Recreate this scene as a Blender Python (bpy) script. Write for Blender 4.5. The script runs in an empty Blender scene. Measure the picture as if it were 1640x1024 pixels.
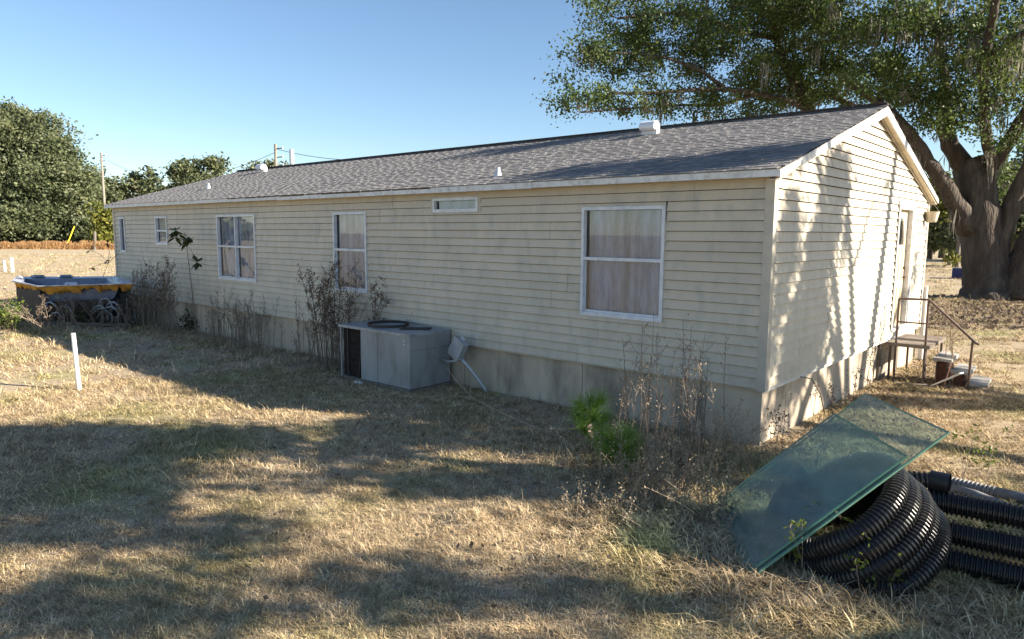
import bpy, math, random
import numpy as np
from mathutils import Vector, Matrix, noise

random.seed(7); rng = np.random.default_rng(11)
S = bpy.context.scene
COL = S.collection

# ------------------------------------------------------------------ camera
CAM = np.array([3.2411, -8.3769, 2.6005]); YAW, PITCH, ROLL, F = -.7166, .1221, .0065, 1134.2
FW = np.array([math.sin(YAW)*math.cos(PITCH), math.cos(YAW)*math.cos(PITCH), -math.sin(PITCH)])
_r = np.array([math.cos(YAW), -math.sin(YAW), 0]); _u = np.cross(_r, FW)
RT = _r*math.cos(ROLL)+_u*math.sin(ROLL); UP = -_r*math.sin(ROLL)+_u*math.cos(ROLL)
cd = bpy.data.cameras.new('camera'); cam = bpy.data.objects.new('camera', cd); COL.objects.link(cam)
cd.sensor_width = 36; cd.lens = 36*F/1640; cd.clip_end = 2000; cd.clip_start = .05
cam.matrix_world = Matrix(((RT[0], UP[0], -FW[0], CAM[0]), (RT[1], UP[1], -FW[1], CAM[1]), (RT[2], UP[2], -FW[2], CAM[2]), (0, 0, 0, 1)))
S.camera = cam

# ------------------------------------------------------------------ sky, sun, exposure
SUN = Vector((1.9, .9, 1.0)).normalized()
wd = bpy.data.worlds.new('World'); S.world = wd; wd.use_nodes = True
nt = wd.node_tree; nt.nodes.clear()
sky = nt.nodes.new('ShaderNodeTexSky'); sky.sky_type = 'NISHITA'; sky.sun_disc = False
sky.sun_elevation = math.asin(SUN.z); sky.sun_rotation = math.atan2(SUN.x, SUN.y)
sky.air_density = 1.0; sky.dust_density = .15; sky.ozone_density = 3.2
bg = nt.nodes.new('ShaderNodeBackground'); bg.inputs[1].default_value = .062
ow = nt.nodes.new('ShaderNodeOutputWorld')
nt.links.new(sky.outputs[0], bg.inputs[0]); nt.links.new(bg.outputs[0], ow.inputs[0])
sl = bpy.data.lights.new('sun', 'SUN'); sl.energy = 5.0; sl.angle = math.radians(.53); sl.color = (1.0, .9, .76)
so = bpy.data.objects.new('sun', sl); COL.objects.link(so); so.rotation_euler = SUN.to_track_quat('Z', 'Y').to_euler(); so.location = (30, 14, 30)
S.view_settings.view_transform = 'Standard'; S.view_settings.look = 'None'; S.view_settings.gamma = 1
S.view_settings.use_curve_mapping = False
S.cycles.max_bounces = 4; S.cycles.diffuse_bounces = 2; S.cycles.glossy_bounces = 2; S.cycles.transparent_max_bounces = 6
S.view_settings.exposure = 1.58

# ------------------------------------------------------------------ projection helpers (used to survey positions)
def ray(px, py): return FW+RT*(px-820)/F-UP*(py-512)/F
def at(px, py, depth): return CAM+ray(px, py)*depth
def on_z(px, py, z=0.0):
    d = ray(px, py); return CAM+d*((z-CAM[2])/d[2])
def proj(p):
    p = np.asarray(p, float)-CAM; d = p@FW
    return 820+F*(p@RT)/d, 512-F*(p@UP)/d, d

# ------------------------------------------------------------------ ground height
def gz(x, y):
    h = .035*noise.noise((x*.35, y*.35, 3.1))+.018*noise.noise((x*1.3, y*1.3, 7.7))
    d = math.hypot(max(-20.3-x, 0, x-.3), max(-y-.2, 0, y-8.5))       # distance from the house footprint
    h *= min(1, d/1.5)
    h += .10*math.exp(-((x+1.04)**2+(y+4.04)**2)/.03)                 # small mound
    h += .05*math.exp(-((x+.8)**2+(y+3.6)**2)/.05)
    return h

# ------------------------------------------------------------------ mesh builder
class MB:
    def __init__(s): s.v = []; s.f = []; s.m = []
    def add(s, vs, fs, mi=0):
        o = len(s.v); s.v += [tuple(map(float, p)) for p in vs]; s.f += [tuple(i+o for i in f) for f in fs]; s.m += [mi]*len(fs); return s
    def box(s, a, b, mi=0):
        x0, y0, z0 = a; x1, y1, z1 = b
        return s.add([(x0,y0,z0),(x1,y0,z0),(x1,y1,z0),(x0,y1,z0),(x0,y0,z1),(x1,y0,z1),(x1,y1,z1),(x0,y1,z1)],
                     [(0,3,2,1),(4,5,6,7),(0,1,5,4),(1,2,6,5),(2,3,7,6),(3,0,4,7)], mi)
    def prism(s, poly, d, mi=0):
        """poly: list of 3-D points, extruded by vector d"""
        n = len(poly); p = [np.asarray(q, float) for q in poly]; d = np.asarray(d, float)
        return s.add(p+[q+d for q in p], [tuple(range(n))[::-1], tuple(range(n, 2*n))]+[(i, (i+1) % n, (i+1) % n+n, i+n) for i in range(n)], mi)
    def bar(s, a, b, w, h=None, up=(0, 0, 1), mi=0):
        a = np.asarray(a, float); b = np.asarray(b, float); h = w if h is None else h
        t = (b-a)/np.linalg.norm(b-a); up = np.asarray(up, float)
        if abs(t@up) > .97: up = np.array([1., 0, 0])
        sx = np.cross(t, up); sx /= np.linalg.norm(sx); sz = np.cross(sx, t)
        q = [sx*w/2*i+sz*h/2*j for i, j in ((-1,-1),(1,-1),(1,1),(-1,1))]
        return s.prism([a+k for k in q], b-a, mi)
    def tube(s, pts, rad, n=6, mi=0, cap=True):
        pts = [np.asarray(p, float) for p in pts]; k = len(pts)
        if not hasattr(rad, '__len__'): rad = [rad]*k
        o = len(s.v); nrm = None
        for i, p in enumerate(pts):
            t = pts[min(i+1, k-1)]-pts[max(i-1, 0)]; t = t/(np.linalg.norm(t)+1e-9)
            if nrm is None:
                nrm = np.cross(t, (0, 0, 1.) if abs(t[2]) < .9 else (1., 0, 0))
            nrm = nrm-t*(nrm@t); nrm /= np.linalg.norm(nrm)+1e-9
            bn = np.cross(t, nrm)
            for j in range(n):
                a = 2*math.pi*j/n; s.v.append(tuple(p+(nrm*math.cos(a)+bn*math.sin(a))*rad[i]))
        for i in range(k-1):
            for j in range(n):
                a = o+i*n+j; b = o+i*n+(j+1) % n; s.f.append((a, b, b+n, a+n)); s.m.append(mi)
        if cap:
            s.f.append(tuple(o+j for j in range(n))[::-1]); s.f.append(tuple(o+(k-1)*n+j for j in range(n))); s.m += [mi, mi]
        return s
    def mesh(s, name, mats, smooth=False):
        me = bpy.data.meshes.new(name); me.from_pydata(s.v, [], s.f)
        for m in (mats if isinstance(mats, (list, tuple)) else [mats]): me.materials.append(m)
        if any(s.m): me.polygons.foreach_set('material_index', s.m)
        if smooth: me.polygons.foreach_set('use_smooth', [True]*len(me.polygons))
        me.update(); return me
    def obj(s, name, mats, parent=None, smooth=False, loc=None):
        return link(name, s.mesh(name, mats, smooth), parent, loc)
def link(name, me, parent=None, loc=None):
    o = bpy.data.objects.new(name, me); COL.objects.link(o)
    if loc is not None: o.location = loc
    if parent is not None:
        o.parent = parent
        if loc is None: o.matrix_parent_inverse = Matrix.Translation(-tot(parent))
    return o
def tot(o):
    v = Vector(o.location)
    if o.parent is not None and o.matrix_parent_inverse == Matrix.Identity(4): v = v+tot(o.parent)
    elif o.parent is not None: v = v+o.matrix_parent_inverse.to_translation()+tot(o.parent)
    return v
def empty(name, loc, label, cat, group=None):
    o = bpy.data.objects.new(name, None); COL.objects.link(o); o.location = loc; o.empty_display_size = .1
    return tag(o, label, cat, group)
def tag(o, label=None, cat=None, group=None, kind=None):
    if label: o['label'] = label
    if cat: o['category'] = cat
    if group: o['group'] = group
    if kind: o['kind'] = kind
    return o

def quads_mesh(name, P4, mat, tone=None):
    """P4: (n,4,3) array of quads -> one mesh, per-face 'tone' attribute"""
    n = len(P4); me = bpy.data.meshes.new(name)
    me.vertices.add(4*n); me.vertices.foreach_set('co', P4.reshape(-1).astype(np.float32))
    me.loops.add(4*n); me.loops.foreach_set('vertex_index', np.arange(4*n, dtype=np.int32))
    me.polygons.add(n); me.polygons.foreach_set('loop_start', np.arange(0, 4*n, 4, dtype=np.int32))
    me.polygons.foreach_set('loop_total', np.full(n, 4, dtype=np.int32))
    if tone is not None:
        a = me.attributes.new('tone', 'FLOAT', 'FACE'); a.data.foreach_set('value', tone.astype(np.float32))
    me.materials.append(mat); me.update(calc_edges=True); return me

# ------------------------------------------------------------------ materials
def mat(name, base=(.5, .5, .5), rough=.7, var=None, scale=6, detail=6, var2=None, scale2=1.2, bump=0, bscale=40, bdist=.02, metal=0, spec=.4, stretch=(1, 1, 1), rand=0, tone=None, coords='Position', lo=.35, hi=.65):
    m = bpy.data.materials.new(name); m.use_nodes = True; t = m.node_tree; N = t.nodes; L = t.links
    b = N['Principled BSDF']; b.inputs['Roughness'].default_value = rough; b.inputs['Metallic'].default_value = metal
    b.inputs['Specular IOR Level'].default_value = spec
    if coords == 'Position': src = N.new('ShaderNodeNewGeometry').outputs['Position']
    else: src = N.new('ShaderNodeTexCoord').outputs['Object']
    mp = N.new('ShaderNodeMapping'); mp.inputs['Scale'].default_value = stretch; L.new(src, mp.inputs[0])
    cur = N.new('ShaderNodeRGB'); cur.outputs[0].default_value = (*base, 1); cur = cur.outputs[0]
    def mixin(cur, col, sc, lo, hi):
        n = N.new('ShaderNodeTexNoise'); n.inputs['Scale'].default_value = sc; n.inputs['Detail'].default_value = detail; n.inputs['Roughness'].default_value = .65
        L.new(mp.outputs[0], n.inputs['Vector'])
        r = N.new('ShaderNodeMapRange'); r.inputs[1].default_value = lo; r.inputs[2].default_value = hi; L.new(n.outputs[0], r.inputs[0])
        x = N.new('ShaderNodeMix'); x.data_type = 'RGBA'; L.new(r.outputs[0], x.inputs[0]); L.new(cur, x.inputs[6]); x.inputs[7].default_value = (*col, 1)
        return x.outputs[2]
    if var: cur = mixin(cur, var, scale, lo, hi)
    if var2: cur = mixin(cur, var2, scale2, .48, .72)
    if tone:
        a = N.new('ShaderNodeAttribute'); a.attribute_name = 'tone'
        x = N.new('ShaderNodeMix'); x.data_type = 'RGBA'; L.new(a.outputs['Fac'], x.inputs[0]); L.new(cur, x.inputs[6]); x.inputs[7].default_value = (*tone, 1); cur = x.outputs[2]
    if rand:
        oi = N.new('ShaderNodeObjectInfo'); hv = N.new('ShaderNodeHueSaturation')
        r = N.new('ShaderNodeMapRange'); r.inputs[3].default_value = 1-rand; r.inputs[4].default_value = 1+rand; L.new(oi.outputs['Random'], r.inputs[0])
        L.new(r.outputs[0], hv.inputs['Value']); L.new(cur, hv.inputs['Color']); cur = hv.outputs[0]
    L.new(cur, b.inputs['Base Color'])
    if bump:
        n = N.new('ShaderNodeTexNoise'); n.inputs['Scale'].default_value = bscale; n.inputs['Detail'].default_value = 5; L.new(mp.outputs[0], n.inputs['Vector'])
        bp = N.new('ShaderNodeBump'); bp.inputs['Strength'].default_value = bump; bp.inputs['Distance'].default_value = bdist; L.new(n.outputs[0], bp.inputs['Height']); L.new(bp.outputs[0], b.inputs['Normal'])
    m['_out'] = b.name
    return m
def leafmat(name, a, b, trans=.3, rough=.5, spec=.3):
    m = bpy.data.materials.new(name); m.use_nodes = True; t = m.node_tree; N = t.nodes; L = t.links
    p = N['Principled BSDF']; p.inputs['Roughness'].default_value = rough; p.inputs['Specular IOR Level'].default_value = spec
    at_ = N.new('ShaderNodeAttribute'); at_.attribute_name = 'tone'
    x = N.new('ShaderNodeMix'); x.data_type = 'RGBA'; L.new(at_.outputs['Fac'], x.inputs[0]); x.inputs[6].default_value = (*a, 1); x.inputs[7].default_value = (*b, 1)
    L.new(x.outputs[2], p.inputs['Base Color'])
    tr = N.new('ShaderNodeBsdfTranslucent'); L.new(x.outputs[2], tr.inputs[0])
    mx = N.new('ShaderNodeMixShader'); mx.inputs[0].default_value = trans; L.new(p.outputs[0], mx.inputs[1]); L.new(tr.outputs[0], mx.inputs[2])
    L.new(mx.outputs[0], N['Material Output'].inputs[0]); return m
def glassmat(name, tint=(1, 1, 1), gloss=.12, dust=0, dustcol=(.5, .55, .5), rough=.02):
    m = bpy.data.materials.new(name); m.use_nodes = True; t = m.node_tree; N = t.nodes; L = t.links
    N.remove(N['Principled BSDF'])
    tr = N.new('ShaderNodeBsdfTransparent'); tr.inputs[0].default_value = (*tint, 1)
    gl = N.new('ShaderNodeBsdfGlossy'); gl.inputs['Roughness'].default_value = rough; gl.inputs[0].default_value = (.95, .97, 1, 1)
    fr = N.new('ShaderNodeFresnel'); fr.inputs[0].default_value = 1.5
    ad = N.new('ShaderNodeMath'); ad.operation = 'ADD'; ad.use_clamp = True; L.new(fr.outputs[0], ad.inputs[0]); ad.inputs[1].default_value = gloss
    mx = N.new('ShaderNodeMixShader'); L.new(ad.outputs[0], mx.inputs[0]); L.new(tr.outputs[0], mx.inputs[1]); L.new(gl.outputs[0], mx.inputs[2]); out = mx.outputs[0]
    if dust:
        df = N.new('ShaderNodeBsdfDiffuse'); df.inputs[0].default_value = (*dustcol, 1)
        n = N.new('ShaderNodeTexNoise'); n.inputs['Scale'].default_value = 9; n.inputs['Detail'].default_value = 10; n.inputs['Roughness'].default_value = .75
        L.new(N.new('ShaderNodeNewGeometry').outputs['Position'], n.inputs['Vector'])
        r = N.new('ShaderNodeMapRange'); r.inputs[1].default_value = .3; r.inputs[2].default_value = .75; r.inputs[3].default_value = dust*.55; r.inputs[4].default_value = min(1, dust*1.5); L.new(n.outputs[0], r.inputs[0])
        m2 = N.new('ShaderNodeMixShader'); L.new(r.outputs[0], m2.inputs[0]); L.new(out, m2.inputs[1]); L.new(df.outputs[0], m2.inputs[2]); out = m2.outputs[0]
    L.new(out, N['Material Output'].inputs[0]); return m

M = {}
M['siding'] = mat('siding', (.60, .525, .405), .55, (.54, .475, .37), 1.6, var2=(.44, .41, .33), scale2=5, stretch=(1, 1, .5), rand=.045, bump=.05, bscale=90)
M['trim'] = mat('trim_beige', (.58, .52, .42), .55, (.45, .41, .34), 3)
M['white'] = mat('white_trim', (.74, .74, .73), .5, (.60, .60, .58), 4, var2=(.42, .41, .37), scale2=9, rand=.04)
M['soffit'] = mat('soffit', (.62, .54, .40), .7, (.5, .43, .32), 5)
M['skirt'] = mat('skirting', (.62, .52, .39), .9, (.42, .345, .26), 1.6, var2=(.12, .10, .08), scale2=1.15, bump=.15, bscale=30, stretch=(1, 1, .35), rand=.05)
M['dark'] = mat('dark_inside', (.02, .02, .02), .9)
M['shingle'] = mat('shingle', (.180, .174, .172), .95, (.135, .130, .129), 1.5, var2=(.225, .218, .215), scale2=9, tone=(.275, .266, .262), bump=.5, bscale=220, rand=.09, spec=.2)
M['rot'] = mat('rotten_wood', (.16, .12, .08), .95, (.05, .04, .03), 25, bump=.5)
M['pane'] = glassmat('window_glass', (.95, .96, .97), .045, .015, (.42, .40, .38))
M['frame'] = mat('window_frame', (.72, .74, .76), .4, (.55, .58, .62), 8, rand=.03)
M['curtain'] = mat('curtain', (.47, .56, .72), .9, (.26, .31, .42), 3.5, stretch=(2, 2, .5), var2=(.40, .40, .42), scale2=1.3)
M['blind'] = mat('window_blind', (.70, .71, .72), .8, (.6, .6, .6), 4)
M['metal'] = mat('galvanised', (.55, .57, .60), .38, (.42, .44, .46), 7, metal=.35)
M['whitemetal'] = mat('white_metal', (.78, .80, .82), .4, (.66, .67, .68), 6)
M['acgrey'] = mat('cabinet_grey', (.34, .345, .34), .55, (.27, .275, .27), 2.2, var2=(.20, .19, .165), scale2=4, stretch=(1, 1, .4), bump=.04)
M['actop'] = mat('cabinet_top', (.38, .40, .42), .4, (.24, .25, .26), 6)
M['rust'] = mat('rust', (.16, .06, .03), .9, (.05, .035, .03), 12, bump=.3)
M['acdark'] = mat('dark_grimy_metal', (.035, .028, .026), .7, (.07, .05, .045), 12)
M['black'] = mat('black_plastic', (.016, .016, .018), .34, (.030, .029, .028), 5, spec=.5)
M['pipegrey'] = mat('weathered_pipe', (.26, .255, .25), .7, (.16, .15, .14), 8)
M['concrete'] = mat('concrete', (.44, .42, .38), .9, (.30, .28, .25), 5, bump=.3)
M['oldwood'] = mat('weathered_wood', (.25, .21, .17), .9, (.14, .11, .09), 3, stretch=(1, 1, 6), bump=.3)
M['railmetal'] = mat('rail_paint', (.10, .085, .08), .6, (.16, .09, .06), 14)
M['door'] = mat('door_paint', (.62, .50, .34), .5, (.52, .41, .27), 3, stretch=(1, 1, .4))
M['pvc'] = mat('pvc', (.80, .80, .78), .4, (.70, .70, .68), 6)
M['pole'] = mat('utility_pole', (.30, .27, .23), .9, (.20, .18, .15), 2, stretch=(4, 4, .3), coords='Object')
M['yellow'] = mat('yellow_guard', (.75, .55, .04), .5)
M['wire'] = mat('wire', (.05, .05, .05), .6)
M['foam'] = mat('spray_foam', (.55, .24, .035), .85, (.70, .38, .05), 5, var2=(.07, .04, .02), scale2=2.5, bump=.8, bscale=14)
M['shell'] = mat('tub_shell', (.12, .14, .20), .3, (.20, .22, .28), 6)
M['rim'] = mat('tub_rim', (.62, .64, .70), .3, (.30, .32, .40), 3.5, var2=(.15, .15, .18), scale2=8)
M['hose'] = mat('tub_hose', (.42, .45, .47), .5, (.25, .28, .30), 9)
M['bark'] = mat('oak_bark', (.085, .065, .05), .95, (.045, .036, .03), 5, var2=(.13, .11, .09), scale2=3, bump=1.0, bscale=11, bdist=.14, stretch=(1, 1, .22))
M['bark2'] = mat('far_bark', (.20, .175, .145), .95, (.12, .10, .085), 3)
M['oakleaf'] = leafmat('oak_leaf', (.034, .062, .018), (.15, .195, .052), .40, .5, .22)
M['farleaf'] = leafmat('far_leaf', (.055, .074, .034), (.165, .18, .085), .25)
M['ygleaf'] = leafmat('yellow_leaf', (.12, .14, .03), (.26, .25, .05), .35)
M['moss'] = leafmat('spanish_moss', (.16, .15, .12), (.30, .28, .23), .3, .9, .1)
M['pine'] = leafmat('pine_needle', (.10, .21, .035), (.28, .41, .09), .4)
M['bushleaf'] = leafmat('bush_leaf', (.07, .11, .02), (.20, .24, .05), .35)
M['darkleaf'] = leafmat('sapling_leaf', (.03, .045, .012), (.085, .10, .03), .2)
M['deadstem'] = mat('dead_stem', (.15, .115, .09), .95, (.24, .19, .145), 9)
M['palestem'] = mat('pale_stem', (.36, .29, .21), .95, (.22, .17, .12), 9)
M['seed'] = leafmat('seed_head', (.09, .07, .055), (.24, .185, .14), .2, .95, .1)
M['paleseed'] = leafmat('pale_seed_head', (.24, .19, .13), (.46, .38, .27), .3, .95, .1)
M['broom'] = leafmat('broomsedge', (.46, .25, .11), (.66, .44, .22), .3, .95, .1)
M['blue'] = mat('blue_plastic', (.035, .045, .16), .5)
M['gwhite'] = mat('white_slab', (.70, .69, .66), .7)

# ground: thatch, sand and greenish turf, by world position
def groundmat():
    m = bpy.data.materials.new('lawn_soil'); m.use_nodes = True; t = m.node_tree; N = t.nodes; L = t.links; b = N['Principled BSDF']; b.inputs['Roughness'].default_value = 1; b.inputs['Specular IOR Level'].default_value = .1
    pos = N.new('ShaderNodeNewGeometry').outputs['Position']
    def nz(sc, det=6, rough=.6):
        n = N.new('ShaderNodeTexNoise'); n.inputs['Scale'].default_value = sc; n.inputs['Detail'].default_value = det; n.inputs['Roughness'].default_value = rough; L.new(pos, n.inputs['Vector']); return n.outputs[0]
    def rng_(o, a, c):
        r = N.new('ShaderNodeMapRange'); r.inputs[1].default_value = a; r.inputs[2].default_value = c; L.new(o, r.inputs[0]); return r.outputs[0]
    def mx(f, a, c):
        x = N.new('ShaderNodeMix'); x.data_type = 'RGBA'; L.new(f, x.inputs[0])
        for i, v in ((6, a), (7, c)):
            if isinstance(v, tuple): x.inputs[i].default_value = (*v, 1)
            else: L.new(v, x.inputs[i])
        return x.outputs[2]
    c = mx(rng_(nz(30, 8, .75), .38, .64), (.26, .195, .13), (.64, .52, .36))
    c = mx(rng_(nz(.55, 4), .50, .66), c, (.36, .32, .16))
    c = mx(rng_(nz(1.7, 6), .58, .75), c, (.44, .37, .27))
    c = mx(rng_(nz(70, 3), .62, .75), c, (.14, .105, .075))
    L.new(c, b.inputs['Base Color'])
    bp = N.new('ShaderNodeBump'); bp.inputs['Strength'].default_value = .8; bp.inputs['Distance'].default_value = .04; L.new(nz(38, 8, .75), bp.inputs['Height']); L.new(bp.outputs[0], b.inputs['Normal'])
    return m
def grassmat():
    m = bpy.data.materials.new('dry_grass'); m.use_nodes = True; t = m.node_tree; N = t.nodes; L = t.links; p = N['Principled BSDF']; p.inputs['Roughness'].default_value = .8; p.inputs['Specular IOR Level'].default_value = .15
    pos = N.new('ShaderNodeNewGeometry').outputs['Position']; oi = N.new('ShaderNodeObjectInfo')
    n = N.new('ShaderNodeTexNoise'); n.inputs['Scale'].default_value = .55; n.inputs['Detail'].default_value = 5; L.new(pos, n.inputs['Vector'])
    r = N.new('ShaderNodeMapRange'); r.inputs[1].default_value = .47; r.inputs[2].default_value = .70; L.new(n.outputs[0], r.inputs[0])
    cr = N.new('ShaderNodeValToRGB'); L.new(oi.outputs['Random'], cr.inputs[0])
    e = cr.color_ramp.elements; e[0].position = 0; e[0].color = (.38, .265, .145, 1); e[1].position = 1; e[1].color = (.72, .575, .365, 1)
    k = e.new(.45); k.color = (.57, .43, .25, 1)
    cg = N.new('ShaderNodeValToRGB'); L.new(oi.outputs['Random'], cg.inputs[0])
    e = cg.color_ramp.elements; e[0].position = 0; e[0].color = (.22, .23, .075, 1); e[1].position = 1; e[1].color = (.64, .53, .28, 1)
    k = e.new(.5); k.color = (.43, .37, .15, 1)
    x = N.new('ShaderNodeMix'); x.data_type = 'RGBA'; L.new(r.outputs[0], x.inputs[0]); L.new(cr.outputs[0], x.inputs[6]); L.new(cg.outputs[0], x.inputs[7])
    L.new(x.outputs[2], p.inputs['Base Color'])
    at_ = N.new('ShaderNodeAttribute'); at_.attribute_name = 'tone'; hv = N.new('ShaderNodeHueSaturation'); rr = N.new('ShaderNodeMapRange'); rr.inputs[3].default_value = .45; rr.inputs[4].default_value = 1.4; L.new(at_.outputs['Fac'], rr.inputs[0])
    n2 = N.new('ShaderNodeTexNoise'); n2.inputs['Scale'].default_value = 4.5; n2.inputs['Detail'].default_value = 6; n2.inputs['Roughness'].default_value = .7; L.new(pos, n2.inputs['Vector'])
    r2 = N.new('ShaderNodeMapRange'); r2.inputs[1].default_value = .3; r2.inputs[2].default_value = .7; r2.inputs[3].default_value = .55; r2.inputs[4].default_value = 1.3; L.new(n2.outputs[0], r2.inputs[0])
    mu = N.new('ShaderNodeMath'); mu.operation = 'MULTIPLY'; L.new(rr.outputs[0], mu.inputs[0]); L.new(r2.outputs[0], mu.inputs[1])
    L.new(mu.outputs[0], hv.inputs['Value']); L.new(x.outputs[2], hv.inputs['Color']); L.new(hv.outputs[0], p.inputs['Base Color'])
    return m
M['ground'] = groundmat(); M['grass'] = grassmat()

# ================================================================== GROUND
def axis(c, near, step, far):
    a = list(np.arange(c-near, c+near+1e-6, step)); d = step; x = c+near
    while x < c+far: d *= 1.35; x += d; a.append(x)
    d = step; x = c-near
    while x > c-far: d *= 1.35; x -= d; a.insert(0, x)
    return np.array(a)
xs = axis(-3, 12, .14, 700); ys = axis(0, 9, .14, 700)
V = [(x, y, gz(x, y) if abs(x) < 40 and abs(y) < 40 else 0) for y in ys for x in xs]
nx = len(xs)
FC = [(j*nx+i, j*nx+i+1, (j+1)*nx+i+1, (j+1)*nx+i) for j in range(len(ys)-1) for i in range(nx-1)]
me = bpy.data.meshes.new('ground'); me.from_pydata(V, [], FC); me.materials.append(M['ground']); me.polygons.foreach_set('use_smooth', [True]*len(me.polygons))
ground = link('ground', me); tag(ground, 'dry tan lawn and field round the house', 'lawn', kind='structure')

# ================================================================== THE MOBILE HOME
L_, W_ = 20.0, 8.28; ZS = .732; ROW = .127; ZT = ZS+20*ROW          # siding from ZS to ZT
RY, EZ, SL = 4.14, 3.345, .294                                      # ridge position, eave height of the deck, slope
def roof_z(y): return EZ+SL*(y+.2) if y <= RY else EZ+SL*(2*RY+.2-y)
house = empty('mobile_home', (-10, 4, 0), 'long beige vinyl-sided mobile home with weathered brown shingle roof', 'house')
def core(name, a, b, mi): return MB().box(a, b).obj(name, mi, house)

# windows on the long wall: x0, x1, z0, z1
WIN = dict(big=(-2.715, -1.387, 1.425, 2.965), tall=(-8.751, -7.690, 1.428, 2.973), dbl=(-13.543, -11.759, 1.428, 2.973),
           small=(-17.042, -16.318, 2.206, 2.973), slim=(-19.573, -19.174, 1.95, 2.973), trans=(-5.837, -4.768, 2.930, 3.169))
DOOR = (5.90, 6.98, .86, 3.12)                                       # y0, y1, z0, z1 on the gable wall
def profile(z0, z1):
    """lap courses between z0 and z1: per course (lip return, lip edge, top edge); an open slot stays under each lip"""
    out = []; k0 = int(math.floor((z0-ZS)/ROW+1e-6)); k1 = int(math.ceil((z1-ZS)/ROW-1e-6))
    for k in range(k0, k1):
        b = ZS+k*ROW; lo = max(b, z0); hi = min(b+ROW-.0065, z1)
        if hi-lo < .004: continue
        f = lambda z: .033-.026*(z-b)/ROW
        out.append(((0.0, lo+.007), (f(lo), lo), (f(hi), hi)))
    return out
def siding_piece(parent, wall, a0, a1, z0, z1, off):
    if a1-a0 < .02 or z1-z0 < .015: return
    v = []; f = []
    for course in profile(z0, z1):
        o = len(v)
        for d, z in course:
            e0, e1 = a0, a1
            if wall == 'gable':
                top = (z-(EZ-.115))/SL-.2                             # rake line
                e0 = max(e0, top); e1 = min(e1, 2*RY-top)
                if e1 < e0: e0 = e1 = (e0+e1)/2
            v += ([(e0, -d-off, z), (e1, -d-off, z)] if wall == 'front' else [(d+off, e0, z), (d+off, e1, z)])
        f += [(o, o+1, o+3, o+2), (o+2, o+3, o+5, o+4)]
    if f: MB().add(v, f).obj('siding_panel', M['siding'], parent)
def side_rows(parent, wall, a0, a1, ztop, holes, seedn):
    rr = random.Random(seedn); z = ZS
    while z < ztop-.01:
        z1 = min(z+2*ROW, ztop); x = a0-rr.uniform(0, 2.6); n = 0
        while x < a1:
            e = x+3.66*rr.choice((1, 1, .62)); s0, s1 = max(x, a0), min(e-.0014, a1); off = .0025*(n % 2)+rr.uniform(0, .0018); n += 1; x = e
            if s1-s0 < .05: continue
            cuts = [s0, s1]+[c for h in holes for c in h[:2] if s0 < c < s1]; cuts.sort()
            for c0, c1 in zip(cuts, cuts[1:]):
                mid = (c0+c1)/2; h = [q for q in holes if q[0] < mid < q[1] and q[3] > z and q[2] < z1]
                if not h: siding_piece(parent, wall, c0, c1, z, z1, off)
                else:
                    siding_piece(parent, wall, c0, c1, z, min(z1, h[0][2]), off); siding_piece(parent, wall, c0, c1, max(z, h[0][3]), z1, off)
        z = z1
fw = MB().box((-L_+.12, .12, .05), (-.12, .14, ZT)).obj('front_wall', M['dark'], house)
side_rows(fw, 'front', -L_+.07, -.07, ZT, list(WIN.values()), 3)
gw = MB()
gw.add([(-.12, .12, .05), (-.12, W_-.12, .05), (-.12, W_-.12, ZT), (-.12, RY, 4.45), (-.12, .12, ZT)], [(0, 1, 2, 3, 4)])
gw = gw.obj('gable_wall', M['dark'], house)
side_rows(gw, 'gable', .07, W_-.07, 4.50, [DOOR], 8)
rw = MB().box((-L_+.02, W_-.02, .05), (-.02, W_, ZT)).obj('rear_wall', M['trim'], house)
lw = MB().prism([(-L_+.02, .02, .05), (-L_+.02, W_-.02, .05), (-L_+.02, W_-.02, ZT), (-L_+.02, RY, 4.45), (-L_+.02, .02, ZT)], (.05, 0, 0)).obj('far_gable_wall', M['siding'], house)
# corner posts
for (cx, cy, sx, sy) in ((0, 0, 1, -1), (0, W_, 1, 1), (-L_, 0, -1, -1)):
    m = MB(); t = .038
    m.prism([(cx-sx*.075, cy+sy*t, ZS-.03), (cx+sx*t, cy+sy*t, ZS-.03), (cx+sx*t, cy-sy*.075, ZS-.03), (cx-sx*.0, cy-sy*.075, ZS-.03), (cx, cy, ZS-.03), (cx-sx*.075, cy, ZS-.03)], (0, 0, ZT-ZS+.03))
    m.obj('corner_trim', M['trim'], house)
# starter strip along the bottom of the siding
MB().box((-L_+.03, -.010, ZS-.028), (-.03, .03, ZS-.002)).obj('starter_strip', M['trim'], house)
MB().box((-.03, .03, ZS-.05), (.012, W_-.03, ZS-.002)).obj('starter_strip', M['white'], house)

# skirting panels, slightly uneven
sk = MB().box((-L_+.16, .16, -.05), (-.16, W_-.16, ZS-.06)).obj('skirting', M['dark'], house)
x = -.02; k = 0
while x > -L_+.1:
    x1 = max(x-2.69 if k == 0 else x-2.44, -L_+.03); d = random.uniform(0, .012)
    MB().box((x1+.006, .045-d, -.12), (x-.006, .075-d, ZS-.03)).obj('skirting_panel', M['skirt'], sk); x = x1; k += 1
for (a, b) in ((.05, 2.42), (2.43, 4.8), (4.81, 5.35), (5.62, 8.2)):
    d = random.uniform(0, .01); MB().box((-.075+d, a, -.12), (-.045+d, b-.008, ZS-.052)).obj('skirting_panel', M['skirt'], sk)
MB().box((-.07, 5.36, -.1), (.0, 5.45, ZS-.06)).obj('skirt_post', M['oldwood'], sk)
MB().tube([(.02, 1.25, .70), (.05, 1.6, .62), (.07, 1.95, .35), (.09, 2.15, .0)], .008, 6).obj('cable', M['black'], sk)

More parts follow.
